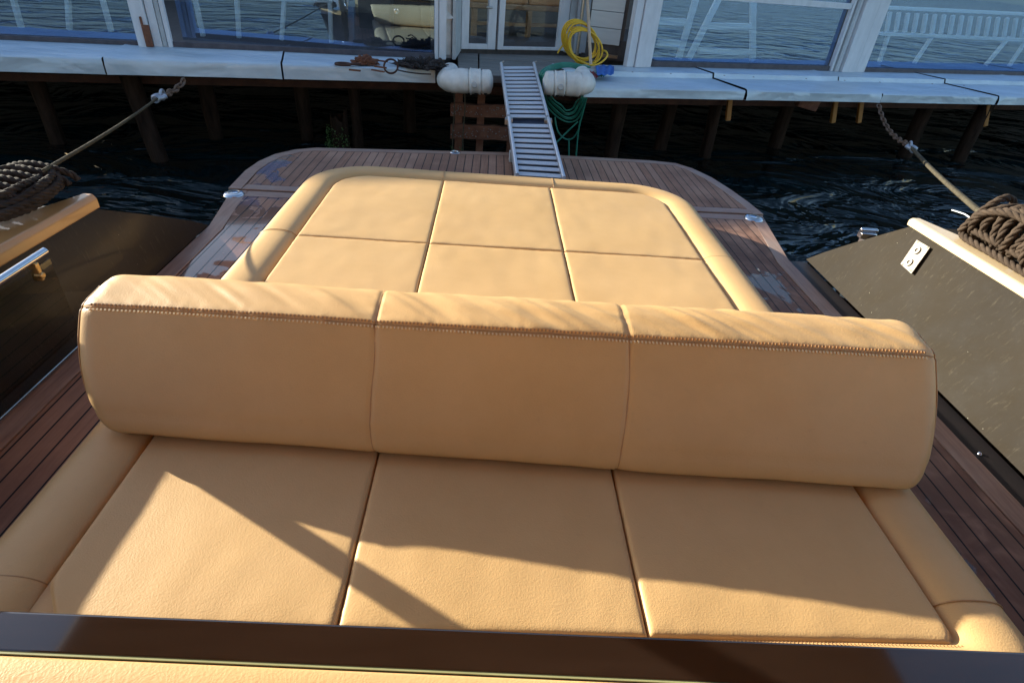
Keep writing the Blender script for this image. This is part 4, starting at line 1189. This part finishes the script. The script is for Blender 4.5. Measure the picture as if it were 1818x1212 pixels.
# door, two leaves
def leaf(px0, px1, gx0, gx1, pyb, gyb, name):
    a = wp(WD, px0, pyb); bot = ZD+.02; gz = wp(WD, gx0, gyb).z
    o = vpost(WD, px0, pyb, gx0, pyb, .045, .0, M['white_paint'], 'door_stile', z0=bot)
    vpost(WD, gx1, pyb, px1, pyb, .045, .0, M['white_paint'], 'door_stile', z0=bot)
    vpost(WD, gx0, pyb, gx1, pyb, .043, .0, M['white_paint'], 'door_rail', z0=bot, z1=gz)
    vpost(WD, gx0, pyb, gx1, pyb, .043, .0, M['white_paint'], 'door_rail', z0=HT-.1, z1=HT)
    vpost(WD, gx0, pyb, gx1, pyb, .008, -.016, M['doorglass'], 'door_pane', z0=gz, z1=HT-.1, bev=0)
leaf(816, 876, 829, 862, 90, 77, 'door')
leaf(880, 1000, 890, 984, 92, 82, 'door')
vpost(WD, 876.5, 91, 879.5, 91, .03, .01, M['seal'], 'door_gap', z0=ZD+.02)
mb = MB(); c = wp(WD, 874, 14, -.06); mb.tube([c, c+Vector((0,-.03,0)), c+Vector((-.06,-.03,0))], .009, 8); mb.obj('door_handle', M['steel'], bd, smooth=60)
vpost(WD, 1000.5, 92, 1011, 92, .07, .01, M['white_worn'], 'frame_post')
vpost(WD, 1012, 92, 1030, 93, .10, .0, M['white_paint'], 'frame_post')
# steel upright by the hose
a = pz(1024, 112, ZD); mb = MB(); u0 = wp(WD, 1024, 100, -.2); mb.tube([(u0.x, u0.y, ZD), (u0.x, u0.y, HT)], .02, 12); mb.obj('steel_upright', M['steel'], bd, smooth=60)
# weatherboard panel
wb = (Vector((pz(1040,104,ZD).x, pz(1040,104,ZD).y)), Vector((pz(1149,118,ZD).x, pz(1149,118,ZD).y)))
a = wp(wb, 1040, 104); b_ = wp(wb, 1095, 110)
zb = wp(wb, 1080, 80).z
for k in range(7):
    z0 = zb + k*.155; mb = MB(); mb.obox((a.x, a.y+.03-.004*(k%2), z0+.075), (b_.x, b_.y+.03-.004*(k%2), z0+.075), .022, .150); mb.obj('weatherboard', M['board_white'], bd, bevel=.004)
mb = MB(); mb.obox((a.x, a.y+.08, ZD+.10), (b_.x+.2, b_.y+.12, ZD+.10), .12, .2); mb.obj('plinth_board', M['floorint'], bd)
mb = MB(); mb.obox((a.x, a.y+.10, 1.4), (b_.x+.06, b_.y+.12, 1.4), .04, 1.9); mb.obj('backing', M['backwall'], bd)
mb = MB(); mb.obox((a.x+.02, a.y-.03, ZD+.05), (b_.x, b_.y+.01, ZD+.05), .05, .03); mb.obj('low_rail', M['furn_wood'], bd)
# right wall
vpost(WR, 1106, 115, 1118, 116, .08, .0, M['white_paint'], 'frame_post')
vpost(WR, 1119, 116, 1136, 117, .10, .0, M['white_paint'], 'frame_post')
vpost(WR, 1137, 117, 1149, 118, .07, .0, M['white_paint'], 'frame_post')
p1 = pane(WR, 1150, 118, 1468, 125, M['glass'], z1=1.7); hbar(WR, 1150, 118, 1468, 125, ZD, ZD+.055, .03, .0, M['seal'], 'window_sill', p1)
for (x0, x1, dp, m_) in ((1469,1473,.05,'white_paint'),(1474.5,1478,.07,'white_worn'),(1479.5,1484,.05,'white_paint'),(1485,1508,.09,'white_paint'),(1510.5,1527,.07,'white_paint')):
    vpost(WR, x0, 124, x1, 124.4, dp, .0, M[m_], 'frame_post')
p2 = pane(WR, 1528, 126, 2900, 160, M['glass'], z1=1.7); hbar(WR, 1528, 126, 2900, 160, ZD, ZD+.045, .03, .0, M['seal'], 'window_sill', p2)
za = wp(WR, 1340, 3).z
hbar(WR, 1150, 118, 1468, 125, za-.01, za+.05, .04, .0, M['white_paint'], 'transom', p1)
# wall added behind the terrace: blocks the low sun from the pier and the swim platform
bw = thing('sun_block_wall', (0, 11, ZD), 'tall dark wall added behind the glass terrace to block low sun', 'wall')
BH = 2.78
c0 = Vector((0, 10.2)); dv = Vector((1, .22))
mb = MB(); pA = c0 + dv*-16; pB = c0 + dv*16
mb.prism([(pA.x,pA.y),(pB.x,pB.y),(pB.x,pB.y+.3),(pA.x,pA.y+.3)], ZD+.012, BH); mb.obj('wall_face', M['backwall'], bw)
mb = MB(); mb.prism([(pA.x,pA.y-.05),(pB.x,pB.y-.05),(pB.x,pB.y+.35),(pA.x,pA.y+.35)], BH, BH+.06); mb.obj('coping', M['white_worn'], bw)
# ------------------------------------------------------------------ terrace furniture seen through the glass
def strokes(name, segs, line, off, label, cat, m, w=.06, group=None):
    base = wp(line, segs[0][2], segs[0][3], off); base.z = ZD+.012
    t = thing(name, base, label, cat, group)
    for (x0, y0, x1, y1, nm) in segs:
        a = wp(line, x0, y0, off); b_ = wp(line, x1, y1, off)
        if nm == 'leg':
            # reach the floor
            if b_.z > a.z: a, b_ = b_, a
            tt = (a.z-(ZD+.014))/(a.z-b_.z) if a.z > b_.z else 1; b_ = a + (b_-a)*tt
        mb = MB(); mb.obox(a, b_, w, .05, (0,1,0)); mb.obj(nm, m, t, bevel=.006)
    return t
strokes('trestle_table', [(1238,-10,1206,100,'leg'),(1280,-10,1232,86,'leg'),(1337,-10,1336,100,'leg'),(1252,46,1332,48,'crossbar'),(1240,90,1336,94,'crossbar'),(1168,38,1216,40,'crossbar'),(1168,76,1206,78,'crossbar')],
        WR, .5, 'white trestle table legs behind the window right of the door', 'table', M['furn_white'], .07)
sg = [(1560,60,1830,72,'seat_rail'),(1575,14,1830,26,'top_rail'),(1658,60,1622,114,'leg'),(1792,66,1748,118,'leg'),(1826,66,1790,120,'leg'),(1578,60,1560,114,'leg')]
for k in range(16): sg.append((1580+16*k, 22+.8*k, 1574+16*k, 56+.8*k, 'slat'))
strokes('slatted_bench', sg, WR, .7, 'white slatted bench behind the far right window', 'bench', M['furn_white'], .045)
strokes('trestle_table', [(420,-8,424,60,'leg'),(345,-8,362,70,'leg'),(585,-8,588,70,'leg'),(505,-8,502,40,'leg'),(420,-4,590,2,'crossbar')], WLx, .6,
        'pale blue white table legs behind the window left of the door', 'table', M['furn_white'], .035)
strokes('trestle_table', [(120,-8,124,60,'leg'),(180,-8,196,50,'leg'),(22,-8,38,50,'leg'),(20,-6,185,-4,'crossbar')], WLx, .6,
        'white table legs behind the far left window', 'table', M['furn_white'], .035)
# sofa shape added in place of the sunpad's reflection in the door
so_ = thing('reflection_sofa', (.45, 8.3, ZD+.012), 'tan and brown sofa shape standing in for the sunpad mirrored in the glass door', 'sofa')
o0 = wp(WD, 893, 80, 1.1); o1 = wp(WD, 985, 82, 1.1); o0.z = o1.z = 0
dx_ = (o1-o0).normalized(); ny_ = Vector((-dx_.y, dx_.x, 0))
def sb(u0, u1, v0, v1, z0, z1, nm, m, bev=.01):
    mb = MB(); a = o0+dx_*u0+ny_*v0; b_ = o0+dx_*u1+ny_*v0; c_ = o0+dx_*u1+ny_*v1; d_ = o0+dx_*u0+ny_*v1
    mb.prism([(p.x,p.y) for p in (a,b_,c_,d_)], z0, z1); mb.obj(nm, m, so_, bevel=bev, bseg=3)
Zf = ZD+.012
sb(-.45, 1.0, 0, .6, Zf+.30, Zf+.36, 'seat_frame', M['furn_wood']); sb(-.42, .34, .03, .55, Zf+.36, Zf+.48, 'seat_cushion', M['cushion'], .03); sb(.36, .97, .03, .55, Zf+.36, Zf+.48, 'seat_cushion', M['cushion'], .03)
sb(-.42, .97, .50, .62, Zf+.48, Zf+.95, 'back_cushion', M['cushion'], .03)
for u in (-.43, .33, .93): sb(u, u+.06, .0, .06, Zf, Zf+.30, 'leg', M['furn_wood'], .004)
sb(-.4, .95, .02, .06, Zf+.12, Zf+.16, 'stretcher', M['furn_wood'], .004)
# dark box added in place of the yacht's reflection in the left window
cbn = thing('reflection_box', (-1, 7, Zf), 'dark box standing in for the mirrored yacht cabin, with a silver dial behind the window left of the door', 'cabinet')
a = wp(WLx, 700, 64, .5); b_ = wp(WLx, 765, 66, .5); d = (b_-a); d.z = 0; d.normalize(); n_ = Vector((-d.y, d.x, 0))
mb = MB(); q_ = [a, b_, b_+n_*.5, a+n_*.5]; mb.prism([(p.x,p.y) for p in q_], Zf, 1.15); mb.obj('reflection_body', M['cabinet'], cbn, bevel=.01)
c = wp(WLx, 704, 21, .49); mb = MB(); mb.lathe([(0,-.01),(.018,-.012),(.024,-.006),(.028,0)], c, 18, 'y'); mb.obj('lightspot', M['chrome'], cbn, smooth=50)  # disc added in place of the light mirrored in the glass
